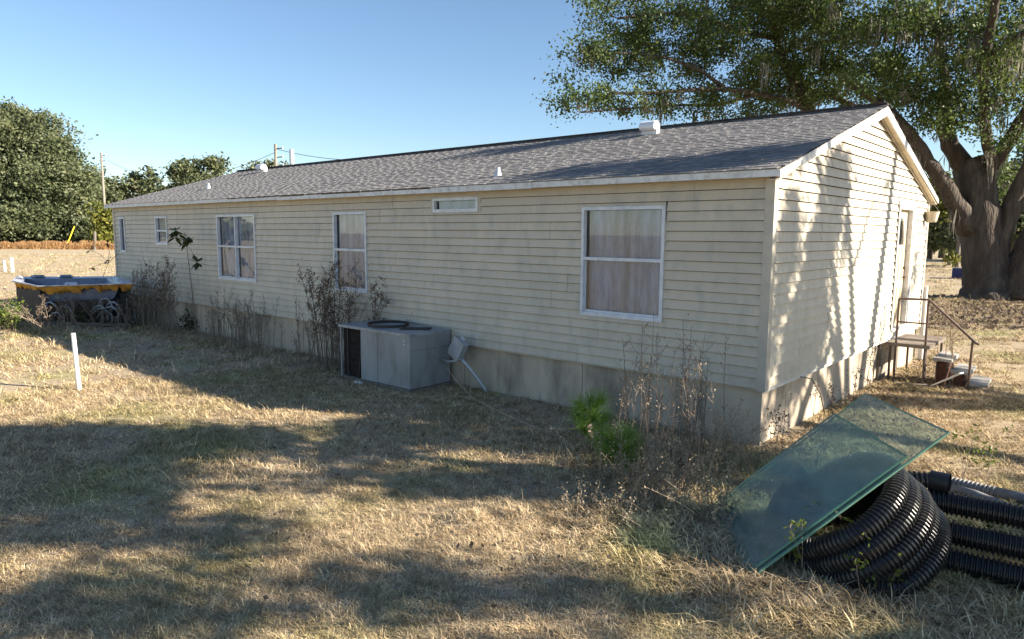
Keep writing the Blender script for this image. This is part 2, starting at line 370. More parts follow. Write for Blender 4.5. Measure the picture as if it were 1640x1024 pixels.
# windows
def window(key, cells, rail, curtain, glassm, ndark=False):
    x0, x1, z0, z1 = WIN[key]; b = .045; m = MB(); yf, yb = -.046, .03
    for (a, c) in (((x0, z0), (x0+b, z1)), ((x1-b, z0), (x1, z1)), ((x0+b, z1-b), (x1-b, z1)), ((x0+b, z0), (x1-b, z0+b*1.2))):
        m.box((a[0], yf, a[1]), (c[0], yb, c[1]))
    w = m.obj('window', M['frame'], house)
    xs_ = np.linspace(x0+b, x1-b, cells+1)
    for i in range(cells):
        a, c = xs_[i]+(.02 if i else 0), xs_[i+1]-(.02 if i < cells-1 else 0)
        if i < cells-1: MB().box((c+.001, yf-.004, z0+b*1.2), (c+.039, yb, z1-b)).obj('mullion', M['frame'], w)
        zr = z0+(z1-z0)*rail
        if rail:
            MB().box((a, yf+.008, zr-.022), (c, .025, zr+.022)).obj('meeting_rail', M['frame'], w)
            s = MB()                                                    # lower sash, set proud on its track
            for q in ((a+.001, a+.024, z0+b*1.2, zr-.023), (c-.024, c-.001, z0+b*1.2, zr-.023)): s.box((q[0], -.006, q[2]), (q[1], .02, q[3]))
            s.box((a+.025, -.006, z0+b*1.2), (c-.025, .02, z0+b*1.2+.03)); s.obj('sash', M['frame'], w)
            MB().add([(a, .022, zr+.02), (c, .022, zr+.02), (c, .022, z1-b), (a, .022, z1-b)], [(0, 1, 2, 3)]).obj('pane', glassm, w)
            MB().add([(a+.02, .008, z0+b), (c-.02, .008, z0+b), (c-.02, .008, zr), (a+.02, .008, zr)], [(0, 1, 2, 3)]).obj('pane', glassm, w)
        else:
            MB().add([(a, .012, z0+b), (c, .012, z0+b), (c, .012, z1-b), (a, .012, z1-b)], [(0, 1, 2, 3)]).obj('pane', glassm, w)
        if curtain == 'cloth':
            n = max(60, int((c-a)*110)); v = []; rr = random.Random(key+str(i)); ph = [rr.uniform(0, 6.3) for _ in range(4)]; mid = (a+c)/2+rr.uniform(-.1, .1)*(c-a)
            zz = np.linspace(z0+b*.6, z1-b*1.1, 7)
            for z in zz:
                t = (z-z0)/(z1-z0)
                for j in range(n+1):
                    xx = a+(c-a)*j/n; u = (xx-a)
                    wv = .034*math.sin(u*30+ph[0]+1.8*math.sin(u*6+ph[3])+.3*t)+.008*math.sin(u*67+ph[1]-t)+.008*math.sin(u*14+ph[2]+1.2*t)
                    gap = .018*math.exp(-((xx-mid)/.018)**2)
                    v.append((xx+.006*math.sin(u*20+5*t), .076+wv*.85+gap, z))
            f = [(p*(n+1)+q, p*(n+1)+q+1, (p+1)*(n+1)+q+1, (p+1)*(n+1)+q) for p in range(len(zz)-1) for q in range(n)]
            MB().add(v, f).obj('curtain', M['curtain'], w, smooth=True)
        elif curtain == 'blind':
            mm = MB(); z = z0+b
            while z < z1-b: mm.add([(a, .05, z), (c, .05, z), (c, .062, z+.03), (a, .062, z+.03)], [(0, 1, 2, 3)]); z += .028
            mm.obj('blind', M['blind'], w)
    return w
window('big', 1, .53, 'cloth', M['pane']); window('tall', 1, .53, 'cloth', M['pane']); window('dbl', 2, .52, 'cloth', M['pane'])
window('small', 1, .5, 'blind', M['pane']); window('slim', 1, 0, 'cloth', M['pane']); 
wt = window('trans', 1, 0, 'cloth', M['pane'])
x0, x1, z0, z1 = WIN['trans']
m = MB()
for q in ((x0-.05, x1+.05, z1+.002, z1+.035), (x0-.05, x1+.05, z0-.035, z0-.002), (x0-.05, x0-.002, z0-.002, z1+.002), (x1+.002, x1+.05, z0-.002, z1+.002)): m.box((q[0], -.03, q[2]), (q[1], .0, q[3]))
m.obj('window_surround', M['trim'], wt)

# door on the gable wall, set back in its jambs
y0, y1, z0, z1 = DOOR
m = MB()
m.box((-.10, y0, z0), (.035, y0+.05, z1)); m.box((-.10, y1-.05, z0), (.035, y1, z1)); m.box((-.10, y0+.05, z1-.05), (.035, y1-.05, z1))
m.box((.034, y0-.075, z0), (.050, y0-.001, z1+.09)); m.box((.034, y1+.001, z0), (.050, y1+.075, z1+.09)); m.box((.034, y0, z1+.001), (.050, y1, z1+.09))
m.box((-.10, y0+.05, z0-.03), (.05, y1-.05, z0+.02))
dr = m.obj('door', M['white'], house)
MB().box((-.095, y0+.055, z0+.025), (-.055, y1-.055, z1-.055)).obj('door_leaf', M['door'], dr)
for (a, b, c, d) in ((.16, .44, .15, .75), (.54, .82, .15, .75), (.16, .44, .9, 1.5), (.54, .82, .9, 1.5)):
    m = MB(); yy0 = y0+a; yy1 = y0+b+.02; zz0 = z0+c; zz1 = z0+d
    m.box((-.0548, yy0, zz0), (-.047, yy1, zz0+.03)); m.box((-.0548, yy0, zz1-.03), (-.047, yy1, zz1)); m.box((-.0548, yy0, zz0+.03), (-.047, yy0+.03, zz1-.03)); m.box((-.0548, yy1-.03, zz0+.03), (-.047, yy1, zz1-.03))
    m.obj('door_moulding', M['door'], dr)
cy = (y0+y1)/2
MB().prism([(-.054, cy+.33*math.cos(t), 2.42+.5*math.sin(t)) for t in np.linspace(0, math.pi, 17)], (.006, 0, 0)).obj('fan_light', M['pane'], dr)
MB().tube([(-.055, y1-.13, 1.80), (-.01, y1-.13, 1.80), (-.005, y1-.13, 1.80)], [.014, .014, .03], 10).obj('handle', M['rust'], dr)
MB().tube([(-.055, y1-.13, 1.98), (-.02, y1-.13, 1.98)], [.025, .022], 10).obj('lock', M['rust'], dr)

# roof: deck, shingles, ridge, fascia, soffit
XA, XB = -L_-.15, .15
YF = 2*RY+.2
m = MB()
m.prism([(XA, -.2, EZ-.02), (XB, -.2, EZ-.02), (XB, RY, roof_z(RY)-.02), (XA, RY, roof_z(RY)-.02)], (0, 0, .018))
m.prism([(XA, RY, roof_z(RY)-.02), (XB, RY, roof_z(RY)-.02), (XB, YF, EZ-.02), (XA, YF, EZ-.02)], (0, 0, .018))
roof = m.obj('roof', M['rot'], house)
CS = math.sqrt(1+SL*SL); EXPO = .142; SW = .914
def shingle_geo(rr):
    """one laminated strip: backing layer plus uneven raised tabs; local u along the eave, v up the slope, w out"""
    v = []; f = []; tn = []
    def slab(u0, u1, v0, v1, w0, w1, t):
        o = len(v); v.extend([(u0, v0, w0), (u1, v0, w0), (u1, v1, .0), (u0, v1, .0), (u0, v0, w1), (u1, v0, w1), (u1, v1, .006), (u0, v1, .006)])
        f.extend([(o+4, o+5, o+6, o+7), (o, o+1, o+5, o+4), (o+1, o+2, o+6, o+5), (o+3, o, o+4, o+7)]); tn.extend([t]*4)
    slab(.002, SW-.002, 0, EXPO*1.9, 0, .010, rr.uniform(0, .3))
    u = rr.uniform(.01, .08)
    while u < SW-.1:
        w = rr.uniform(.10, .24); e = min(u+w, SW-.004); slab(u, e, -.003, EXPO*1.02, .010, .016, rr.uniform(.25, .85)); u = e+rr.uniform(.06, .16)
    return v, f, tn
def to_roof(v, x, s, far=False):
    # s: distance up the slope from the eave edge
    out = []
    for (u, vv, w) in v:
        d = s+vv; y = -.225+d/CS; z = EZ+SL*(y+.2)+w*1/CS; y2 = y-w*SL/CS
        out.append((x+u, y2 if not far else 2*RY-y2, z))
    return out
slots = []; LEN = (RY+.215)*CS; s = 0.0; row = 0
rr = random.Random(5)
while s < LEN-.05:
    x = XA-rr.choice((.15, .3, .46, .6, .75)); 
    while x < XB-.05: slots.append((x, s)); x += SW
    s += EXPO; row += 1
variants = []
for k in range(8):
    v, f, tn = shingle_geo(rr); vv = to_roof(v, 0, 0); o = vv[0]; base = (0, -.225, EZ+SL*(-.025))
    me = bpy.data.meshes.new('shingle'); me.from_pydata([(a, b-base[1], c-base[2]) for a, b, c in vv], [], f); me.materials.append(M['shingle'])
    a = me.attributes.new('tone', 'FLOAT', 'FACE'); a.data.foreach_set('value', tn); variants.append(me)
inside = [q for q in slots if q[0] > XA-.01 and q[0]+SW < XB+.03]
inside.sort(key=lambda q: (q[0]+.45-CAM[0])**2+(q[1]/CS-.2-CAM[1])**2)
single = set(inside[:300]); rest_v = []; rest_f = []; rest_t = []
for (x, s) in slots:
    if (x, s) in single:
        y = -.225+s/CS
        o = bpy.data.objects.new('shingle', variants[rr.randrange(8)]); COL.objects.link(o); o.parent = roof; o.location = (x, y, EZ+SL*(y+.2)+rr.uniform(0, .003))
    else:
        v, f, tn = shingle_geo(rr)
        v = [(min(max(u, XA-x-.012), XB-x+.012), b, c) for u, b, c in v]
        vv = to_roof(v, x, s); o = len(rest_v); rest_v += vv; rest_f += [tuple(i+o for i in q) for q in f]; rest_t += [min(1, max(0, t*.8+rr.uniform(-.1, .2))) for t in tn]
for (x, s) in slots:                                                     # the slope away from the camera
    v, f, tn = shingle_geo(rr); v = [(min(max(u, XA-x-.012), XB-x+.012), b, c) for u, b, c in v]
    vv = to_roof(v, x, s, True); o = len(rest_v); rest_v += vv; rest_f += [tuple(i+o for i in q) for q in f]; rest_t += tn
me = bpy.data.meshes.new('shingles'); me.from_pydata(rest_v, [], rest_f); me.materials.append(M['shingle'])
a = me.attributes.new('tone', 'FLOAT', 'FACE'); a.data.foreach_set('value', rest_t)
tag(link('shingles', me, roof), kind='stuff')
m = MB(); x = XA; rz = roof_z(RY)
while x < XB-.02:
    e = min(x+.30, XB+.012); h = random.uniform(0, .006)
    m.add([(x, RY-.15, rz-.044+.024+h), (e+.02, RY-.15, rz-.044+.018), (e+.02, RY, rz+.024), (x, RY, rz+.032+h), (e+.02, RY+.15, rz-.044+.018), (x, RY+.15, rz-.044+.024+h), (x, RY-.15, rz-.044), (x, RY, rz), (x, RY+.15, rz-.044)],
          [(0, 1, 2, 3), (3, 2, 4, 5), (0, 3, 7, 6), (3, 5, 8, 7)]); x += .145
rc = m.obj('ridge_cap', M['shingle'], roof); tag(rc, kind='stuff')
# eave fascia in lengths, and soffit
x = XB
for i, ln in enumerate((3.66, 3.7, 3.3, 3.66, 3.66, 3.0)):
    e = max(x-ln, XA); dz = random.uniform(-.006, .006)
    MB().box((e+.003, -.215-random.uniform(0, .006), 3.252+dz), (x-.001, -.188, 3.338)).obj('fascia', M['white'], house); x = e
MB().box((XA+.01, -.187, 3.258), (XB-.02, .0, 3.270)).obj('soffit', M['soffit'], house)
MB().box((XA, -.187, EZ-.075), (XB-.03, -.15, EZ-.022)).obj('sub_fascia', M['rot'], house)
m = MB(); x = -12.6
while x < -5.9:
    e = x+random.uniform(.15, .5); m.box((x, -.221, 3.326-random.uniform(0, .012)), (e, -.19, 3.349)); x = e+random.uniform(0, .05)
m.obj('rotten_edge', M['rot'], house)
MB().box((XA, W_, 3.258), (XB-.02, YF-.01, 3.270)).obj('soffit', M['soffit'], house)
MB().box((XA, YF-.012, 3.252), (XB, YF+.012, 3.338)).obj('fascia', M['white'], house)
# rake boards and their soffits on the visible gable
for far in (False, True):
    mir = (lambda y: 2*RY-y) if far else (lambda y: y)
    def rake(a, b, top, bot, xa, xb): return [(xa, mir(a), roof_z(a)-top), (xa, mir(b), roof_z(b)-top), (xa, mir(b), roof_z(b)-bot), (xa, mir(a), roof_z(a)-bot)], (xb-xa, 0, 0)
    for (a, b) in ((-.215, 3.62), (3.626, RY-.001)):
        p, d = rake(a, b, .012, .150, .132, .156)
        if a < 0: p[3] = (p[3][0], p[3][1], 3.25); 
        MB().prism(p, d).obj('rake_board', M['white'], house)
    p, d = rake(-.18, RY-.001, .118, .130, .004, .131); MB().prism(p, d).obj('rake_soffit', M['soffit'] if far else M['trim'], house)
    p, d = rake(.03, RY-.03, .131, .165, .036, .052); MB().prism(p, d).obj('rake_moulding', M['trim'], house)
p = [(XA, -.2, EZ-.02), (XA, RY, roof_z(RY)-.02), (XA, YF, EZ-.02), (XA, YF, EZ-.13), (XA, RY, roof_z(RY)-.13), (XA, -.2, EZ-.13)]
m = MB(); m.prism([p[0], p[1], p[4], p[5]], (.02, 0, 0)); m.prism([p[1], p[2], p[3], p[4]], (.02, 0, 0)); m.obj('rake_board', M['white'], house)

# vents and pipes through the roof
def hood_vent(x, y, w):
    z = roof_z(y); pts = [(-.02, -.06), (-.02, .17), (-.14, .13), (-.20, .18), (-.21, .27), (-.15, .37), (-.03, .42), (.10, .38), (.17, .26), (.18, .10), (.18, -.06)]
    k = .60; P_ = [(x, y+a*k, z+b*k) for a, b in pts]
    v = MB().prism(P_, (w, 0, 0)).obj('hood_vent', M['whitemetal'], house)
    MB().box((x-.06, y-.12, z-.09), (x+w+.06, y+.2, z-.085+.03)).obj('flashing', M['metal'], v)
    MB().add([(x+.015, y-.118*k, z+.150*k), (x+w-.015, y-.118*k, z+.150*k), (x+w-.015, y-.018*k, z+.172*k), (x+.015, y-.018*k, z+.172*k)], [(0, 1, 2, 3)]).obj('vent_mouth', M['dark'], v)
hood_vent(-3.86, 3.45, .31); hood_vent(-17.65, 3.45, .33)
def pipe_vent(x, y, h, r, mt):
    z = roof_z(y); a = MB().tube([(x, y, z-.05), (x, y, z+h)], r, 14).obj('vent_pipe', mt, house)
    MB().tube([(x, y, z-.02), (x, y, z+.05), (x, y, z+.09)], [r*2.1, r*1.5, r*1.12], 14).obj('flashing', M['metal'], a)
    MB().tube([(x, y, z+h+.001), (x, y, z+h+.002)], r*.8, 14).obj('vent_mouth', M['dark'], a)
pipe_vent(-4.70, .37, .15, .036, M['metal']); pipe_vent(-16.5, 1.25, .15, .036, M['metal']); pipe_vent(-18.56, 5.2, 1.05, .08, M['metal'])

# ================================================================== THINGS AGAINST THE LONG WALL
# packaged air conditioner
ax0, ax1, ay0, ay1, ah = -7.29, -5.40, -.965, -.06, .945; az = .02
ac = empty('air_conditioner', (-6.3, -.5, 0), 'grey boxy air conditioning unit with open fan top against the wall', 'air conditioner')
xm = -6.68
MB().box((ax0-.03, ay0-.02, -.03), (ax1+.03, ay1, az+.03)).obj('base_pan', M['oldwood'], ac)
m = MB(); m.box((xm+.002, ay0+.012, az+.035), (ax1-.012, ay0+.04, az+ah-.036)); m.box((ax1-.04, ay0+.041, az+.035), (ax1-.012, ay1, az+ah-.036)); m.box((xm+.002, ay1-.03, az+.035), (ax1-.041, ay1, az+ah-.036)); m.box((xm+.002, ay0+.041, az+.035), (ax1-.041, ay1-.031, az+.4)); m.obj('cabinet', M['acgrey'], ac)
for (a, b) in ((xm, xm+.45), (xm+.456, ax1-.24), (ax1-.234, ax1+.004)):
    MB().box((a, ay0-.002+random.uniform(0, .006), az+.035+random.uniform(0, .02)), (b, ay0+.011, az+ah-.028)).obj('access_panel', M['acgrey'], ac)
MB().box((ax1-.011, ay0+.012, az+.04), (ax1+.003, ay1-.01, az+ah*.70)).obj('access_panel', M['acgrey'], ac)
MB().box((ax1-.011, ay0+.012, az+ah*.705), (ax1+.007, ay1-.01, az+ah-.028)).obj('access_panel', M['acgrey'], ac)
# open coil corner on the left: thin posts, mesh of fins, dark inside
MB().box((ax0+.06, ay0+.08, az+.04), (xm, ay1-.05, az+ah-.42)).obj('coil', M['dark'], ac)
m = MB()
for k in range(24):
    x = ax0+.05+k*(xm-ax0-.06)/23; m.box((x, ay0+.05, az+.04), (x+.006, ay0+.075, az+ah-.04))
for k in range(9):
    z = az+.08+k*.1; m.box((ax0+.05, ay0+.046, z), (xm, ay0+.0495, z+.004))
m.obj('coil_fins', M['acdark'], ac)
for (x, t) in ((ax0, 0), (ax0+.20, .0), (xm-.11, .14)): MB().bar((x+.02, ay0+.02, az+.03), (x+.02+t, ay0+.02, az+ah-.02), .028, .02).obj('corner_post', M['acgrey'] if t == 0 and x == ax0 else M['acdark'], ac)
# top with a round fan opening and a rusty collar
tz = az+ah; fx, fy, fr = -6.50, -.50, .36
X0, X1, Y0, Y1 = ax0-.02, ax1+.02, ay0-.02, ay1
angs = sorted([2*math.pi*i/40 for i in range(40)]+[math.atan2(cy_-fy, cx_-fx) % (2*math.pi) for cx_ in (X0, X1) for cy_ in (Y0, Y1)]); n = len(angs)
ring = [(fx+fr*math.cos(a), fy+fr*math.sin(a)) for a in angs]
m = MB(); v = []
for i, a in enumerate(angs):
    dx, dy = math.cos(a), math.sin(a)
    t = min(((X1-fx) if dx > 0 else (fx-X0))/max(abs(dx), 1e-9), ((Y1-fy) if dy > 0 else (fy-Y0))/max(abs(dy), 1e-9))
    v += [(ring[i][0], ring[i][1], tz), (fx+dx*t, fy+dy*t, tz), (fx+dx*t, fy+dy*t, tz-.045), (ring[i][0], ring[i][1], tz-.045)]
f = []
for i in range(n):
    j = (i+1) % n
    for k in range(4): f.append((4*i+k, 4*j+k, 4*j+(k+1) % 4, 4*i+(k+1) % 4))
m.add(v, f).obj('top_panel', M['actop'], ac)
m = MB()
for i in range(n):
    j = (i+1) % n; m.add([(ring[i][0], ring[i][1], tz), (ring[j][0], ring[j][1], tz), (ring[j][0], ring[j][1], tz+.05), (ring[i][0], ring[i][1], tz+.05)], [(0, 1, 2, 3)])
m.obj('fan_collar', M['acdark'], ac)
MB().box((fx-.34, fy-.3, tz-.4), (fx+.34, fy+.3, tz-.36)).obj('fan_well', M['dark'], ac)
MB().tube([(fx, fy, tz-.36), (fx, fy, tz-.16)], .08, 12).obj('fan_motor', M['black'], ac)
for k in range(4):
    a = k*math.pi/2+.4; c, s_ = math.cos(a), math.sin(a)
    MB().add([(fx+.06*c-.03*s_, fy+.06*s_+.03*c, tz-.19), (fx+.32*c-.11*s_, fy+.32*s_+.11*c, tz-.20), (fx+.33*c+.09*s_, fy+.33*s_-.09*c, tz-.13), (fx+.06*c+.03*s_, fy+.06*s_-.03*c, tz-.15)], [(0, 1, 2, 3)]).obj('fan_blade', M['metal'], ac)
m = MB(); m.bar((-6.02, -.62, tz+.008), (-5.62, -.30, tz+.010), .26, .012); m.obj('second_opening_plate', M['acdark'], ac)  # dark plate laid on the top, standing in for the dark second opening
for k in range(2): MB().tube([(ax1-.13, ay0-.004, az+ah-.12-k*.06), (ax1-.13, ay0-.012, az+ah-.12-k*.06)], .012, 8).obj('screw_plate', M['whitemetal'], ac)

# disconnect box hanging askew with its conduit
db = empty('disconnect_box', (-4.95, -.25, 0), 'small grey electrical box hanging askew on a bent conduit beside the air conditioner', 'electrical box')
ang = math.radians(-31); ca, sa = math.cos(ang), math.sin(ang)
def rot2(x, z): return (-5.0+ca*x-sa*z*-1*-1 if False else -5.0+ca*x-sa*z, .69+sa*x+ca*z)
def boxrot(mb, x0, x1, z0, z1, y0, y1):
    p = [rot2(a, b) for a, b in ((x0, z0), (x1, z0), (x1, z1), (x0, z1))]; return mb.prism([(a, y0, b) for a, b in p], (0, y1-y0, 0))
boxrot(MB(), -.12, .12, -.17, .17, -.32, -.20).obj('enclosure', M['metal'], db)
boxrot(MB(), -.13, .13, -.10, .18, -.335, -.321).obj('cover', M['metal'], db)
boxrot(MB(), -.05, .05, .18, .25, -.27, -.255).obj('bracket', M['metal'], db)
MB().tube([(-4.92, -.26, .53), (-4.86, -.24, .47), (-4.74, -.18, .32), (-4.6, -.06, .06), (-4.56, -.03, -.05)], .030, 10).obj('conduit', M['metal'], db, smooth=True)
MB().tube([(-5.38, -.30, .48), (-5.2, -.30, .46), (-5.02, -.28, .49), (-4.94, -.26, .54)], .02, 8).obj('whip', M['metal'], db, smooth=True)
tag(MB().box((-6.68, -1.13, .015), (-6.52, -1.06, .04)).obj('litter_scrap', M['whitemetal']), 'small white scrap lying in the grass before the air conditioner', 'litter')

# ================================================================== GLASS SHEETS AND DRAIN PIPE
g0 = np.array([.438, -2.257, .02]); gw_ = np.array([.870, -1.145, .04]); gh = np.array([1.050, .840, 1.136])
gw_ = gw_-gh*((gw_@gh)/(gh@gh)); gn = np.cross(gw_, gh); gn /= np.linalg.norm(gn)
if gn[2] < 0: gn = -gn
M['sheet'] = glassmat('dusty_sky_tinted_glass', (.62, .80, .79), .08, .21, (.30, .47, .46), .12)  # dust on green glass, its teal tint painted in for blue sky reflection
M['sheetedge'] = mat('glass_edge', (.10, .22, .16), .2, (.16, .30, .22), 9)
def sheet(u0, u1, v0, v1, off, label):
    c = [g0+gw_*a+gh*b+gn*off for a, b in ((u0, v0), (u1, v0), (u1, v1), (u0, v1))]; t = gn*.012
    root = empty('glass_sheet', tuple(c[0]), label, 'glass sheet', 'glass sheets on the pipe coil')
    MB().add([p for p in c], [(0, 1, 2, 3)]).obj('glass', M['sheet'], root)
    m = MB()
    for i in range(4):
        a, b = c[i], c[(i+1) % 4]; m.add([a-t, b-t, b+t*.1, a+t*.1], [(0, 1, 2, 3)])
        d = (c[(i+2) % 4]-b); d = d/np.linalg.norm(d)*.016; e = (b-a)/np.linalg.norm(b-a)*.0
        m.add([a+gn*.001, b+gn*.001, b+d+gn*.001, a+d+gn*.001], [(0, 1, 2, 3)])
    m.obj('edge_seal', M['sheetedge'], root); return root
sheet(0, .97, 0, .815, .020, 'greenish dusty glass sheet lying on top, its upper edge short of the other')
sheet(.015, 1.0, .03, 1.0, 0, 'greenish glass sheet underneath, reaching further up and right')

def corrugated(name, pts, r, parent, mt, pitch=.030, seg=14, amp=.10):
    """ribbed pipe along a dense polyline"""
    P_ = np.array(pts, float); d = np.r_[0, np.cumsum(np.linalg.norm(np.diff(P_, axis=0), axis=1))]
    n = int(d[-1]/pitch)*4; t = np.linspace(0, d[-1], n+1)
    Q = np.c_[[np.interp(t, d, P_[:, k]) for k in range(3)]].T
    prof = np.array([1, 1, 1-amp*2, 1-amp*2])[np.arange(n+1) % 4]*r
    return MB().tube(Q, prof, seg, cap=False).obj(name, mt, parent)
coil = empty('drain_pipe_coil', (1.8, -2.2, 0), 'coil of black corrugated drain pipe leaning under the glass sheets', 'drain pipe', 'black corrugated drain pipe')
RP = .086
e1 = np.cross(gn, (0, 0, 1.)); e1 /= np.linalg.norm(e1); e2 = np.cross(gn, e1)
cc0 = g0+gw_*.66+gh*.47-gn*.115
for k in range(5):
    rr_ = random.Random(k+40); R_ = .53+rr_.uniform(-.015, .03)+.012*k; c = cc0-gn*(.118*k)+e1*rr_.uniform(-.03, .03)+e2*rr_.uniform(-.02, .02)
    pts = [c+(e1*math.cos(a)*R_*1.06+e2*math.sin(a)*R_*.95)-gn*(.118*a/6.283) for a in np.linspace(0, 2*math.pi*1.0, 90)]
    pts = [p+np.array([0, 0, max(0, .07-p[2])]) for p in pts]
    corrugated('pipe_loop', pts, RP, coil, M['black'])
for (pts, l) in (([(2.02, -1.98, .455), (2.3, -1.92, .46), (2.7, -1.86, .455), (3.1, -1.80, .43), (3.9, -1.5, .32), (4.8, -1.0, .2)], 'uppermost of three black corrugated pipe lengths at the right edge'),
                 ([(2.05, -2.10, .275), (2.35, -2.06, .27), (2.75, -2.02, .27), (3.2, -1.98, .26), (4.0, -1.8, .15), (4.8, -1.3, .1)], 'middle of three black corrugated pipe lengths at the right edge'),
                 ([(2.0, -2.22, .10), (2.35, -2.18, .09), (2.75, -2.13, .085), (3.2, -2.10, .09), (4.2, -2.0, .08), (5.0, -1.5, .08)], 'lowest of three black corrugated pipe lengths at the right edge')):
    root = empty('drain_pipe', (pts[0][0], pts[0][1], 0), l, 'drain pipe', 'black corrugated drain pipe')
    corrugated('pipe_run', pts, .098, root, M['black'], .034, 18)
pe = empty('pipe_end', (2.2, -1.6, .5), 'open black pipe end with smooth collar lying across the coil', 'drain pipe', 'black corrugated drain pipe')
q0 = on_z(1455, 768, .60); q1 = on_z(1496, 771, .60); q2 = on_z(1521, 776, .60)
corrugated('pipe_run', [q0+(q0-q1)*.6, q0, q1], .072, pe, M['black'], .036)
m = MB(); m.tube([q1-(q2-q1)*.25, q2], .086, 18, cap=False); m.tube([q2, q1], .074, 18, cap=False); m.obj('collar', M['black'], pe, smooth=True)
gp = empty('grey_pipe', tuple(on_z(1580, 790, .05)), 'long weathered grey corrugated pipe lying in grass behind the black coils', 'drain pipe')
a, b, c = on_z(1524, 772, .055), on_z(1580, 785, .055), on_z(1700, 812, .055)
corrugated('pipe_run', [a, b, b+(c-b)*.15], .058, gp, M['pipegrey'], .034); MB().tube([b+(c-b)*.14, c], .054, 14).obj('smooth_run', M['pipegrey'], gp, smooth=True)
gp = MB().tube([on_z(1525, 782, .045), on_z(1560, 791, .045), on_z(1612, 812, .045)], .042, 12).obj('grey_pipe', M['pipegrey'], smooth=True)
tag(gp, 'short grey pipe piece half buried beside the black pipe collar', 'drain pipe')

# ================================================================== STEPS AT THE GABLE DOOR
st = empty('entry_steps', (.7, 6, 0), 'small rickety door steps with a rusty pipe railing at the gable end', 'steps')
MB().box((.06, 5.48, .64), (.74, 6.95, .70)).obj('platform', M['oldwood'], st)
for (x, y) in ((.12, 5.53), (.68, 5.53), (.12, 6.9), (.68, 6.9)): MB().tube([(x, y, -.05), (x, y, .64)], .022, 8).obj('leg', M['railmetal'], st)
for (i, (x, z)) in enumerate(((.92, .46), (1.20, .27), (1.44, .09))):
    MB().prism([(x-.14, 5.62, z-.02), (x+.15, 5.60+.03*i, z-.03), (x+.13, 6.38, z-.02), (x-.14, 6.42, z)], (0, 0, .05)).obj('tread', M['concrete'], st)
    MB().box((x-.10, 5.70, -.04), (x+.06, 6.35, z-.06)).obj('riser', M['rust'], st) if i < 2 else None
for y in (5.50,):
    pA, pB, pC = (.21, y, 1.49), (.67, y, 1.50), (1.40, y, .83)
    MB().tube([pA, pB], .019, 8).obj('rail', M['railmetal'], st); MB().tube([pB, pC, (1.45, y, .80)], .021, 8).obj('rail', M['railmetal'], st)
    MB().tube([(.22, y, 1.08), (.67, y, 1.08)], .014, 8).obj('rail', M['railmetal'], st)
    MB().tube([(.21, y, 1.49), (.215, y, -.03)], .020, 8).obj('post', M['railmetal'], st); MB().tube([(.67, y, 1.50), (.675, y, -.03)], .020, 8).obj('post', M['railmetal'], st); MB().tube([(1.36, y, .86), (1.345, y, -.03)], .020, 8).obj('post', M['railmetal'], st)
db2 = empty('broken_board', (.95, 5.3, 0), 'broken pale board pile lying beside the door steps', 'debris')
MB().bar((.86, 5.34, .05), (1.28, 5.22, .34), .14, .02).obj('board', M['gwhite'], db2); MB().bar((.35, 5.15, .04), (.82, 5.0, .10), .11, .025).obj('board', M['oldwood'], db2)
MB().bar((1.0, 5.42, .02), (1.08, 5.36, .40), .16, .02, up=(1, 0, 0)).obj('board', M['rust'], db2)

# hanging basket under the far eave
hb = empty('hanging_basket', (.12, 8.1, 2.85), 'pale hanging planter below the far eave beside the door', 'planter')
bx, by = .14, 8.02
MB().tube([(bx, by, 2.86), (bx, by, 2.88), (bx, by, 3.07), (bx, by, 3.075)], [.08, .095, .135, .145], 14).obj('pot', M['soffit'], hb)
for a in (.3, 2.4, 4.5): MB().tube([(bx+.13*math.cos(a), by+.13*math.sin(a), 3.07), (bx, by, 3.24)], .004, 4).obj('hanger_wire', M['wire'], hb)
wp = MB().box((.02, 8.33, 0), (.10, 8.42, 1.55)).obj('white_post', M['gwhite']); tag(wp, 'short whitish post standing at the far corner of the gable', 'post')

# ================================================================== HOT TUB AT THE FAR END
tub = empty('hot_tub', tuple(at(120, 515, 19.6)*np.array([1, 1, 0])), 'derelict hot tub shell with orange foam and loose hoses', 'hot tub')
fl, fr_, br, bl = at(60, 459.5, 19.2), at(219, 455, 18.9), at(187, 444.5, 20.9), at(26, 445, 21.1)
ll = at(19, 451.5, 19.9)
outer = [ll, fl, fr_, br, bl]
cen = sum(outer)/5
def shrink(p, k, dz=0): q = cen+(p-cen)*k; return np.array([q[0], q[1], p[2]+dz])
inner = [shrink(p, .80, -.01) for p in outer]
m = MB(); n = 5
up_ = [p+np.array([0, 0, .03]) for p in outer]
m.add(outer+up_+inner, [(i, (i+1) % n, (i+1) % n+n, i+n) for i in range(n)]+[(i+n, (i+1) % n+n, (i+1) % n+2*n, i+2*n) for i in range(n)])
m.obj('rim', M['rim'], tub)
seat = [shrink(p, .70, -.38) for p in outer]; bot = [shrink(p, .45, -.72) for p in outer]
m = MB(); m.add(inner+seat+bot, [(i, (i+1) % n, (i+1) % n+n, i+n) for i in range(2*n) if i % n != n-1]+[(n-1, 0, n, 2*n-1), (2*n-1, n, 2*n, 3*n-1)]+[tuple(range(2*n, 3*n))]); m.obj('basin', M['shell'], tub)
# moulded headrests on the rim
for (i, t) in ((4, .25), (3, .5), (3, .8), (1, .35)):
    a = up_[i]*(1-t)+up_[(i+1) % n]*t; b = shrink(a, .82); d = up_[(i+1) % n]-up_[i]; d = d/np.linalg.norm(d)*.22
    MB().add([a-d, a+d, b+d*.8, b-d*.8, (a+b)/2-d*.7+(0, 0, .06), (a+b)/2+d*.7+(0, 0, .06)], [(0, 1, 5, 4), (1, 2, 5), (2, 3, 4, 5), (3, 0, 4)]).obj('headrest', M['rim'] if i != 3 else M['shell'], tub)
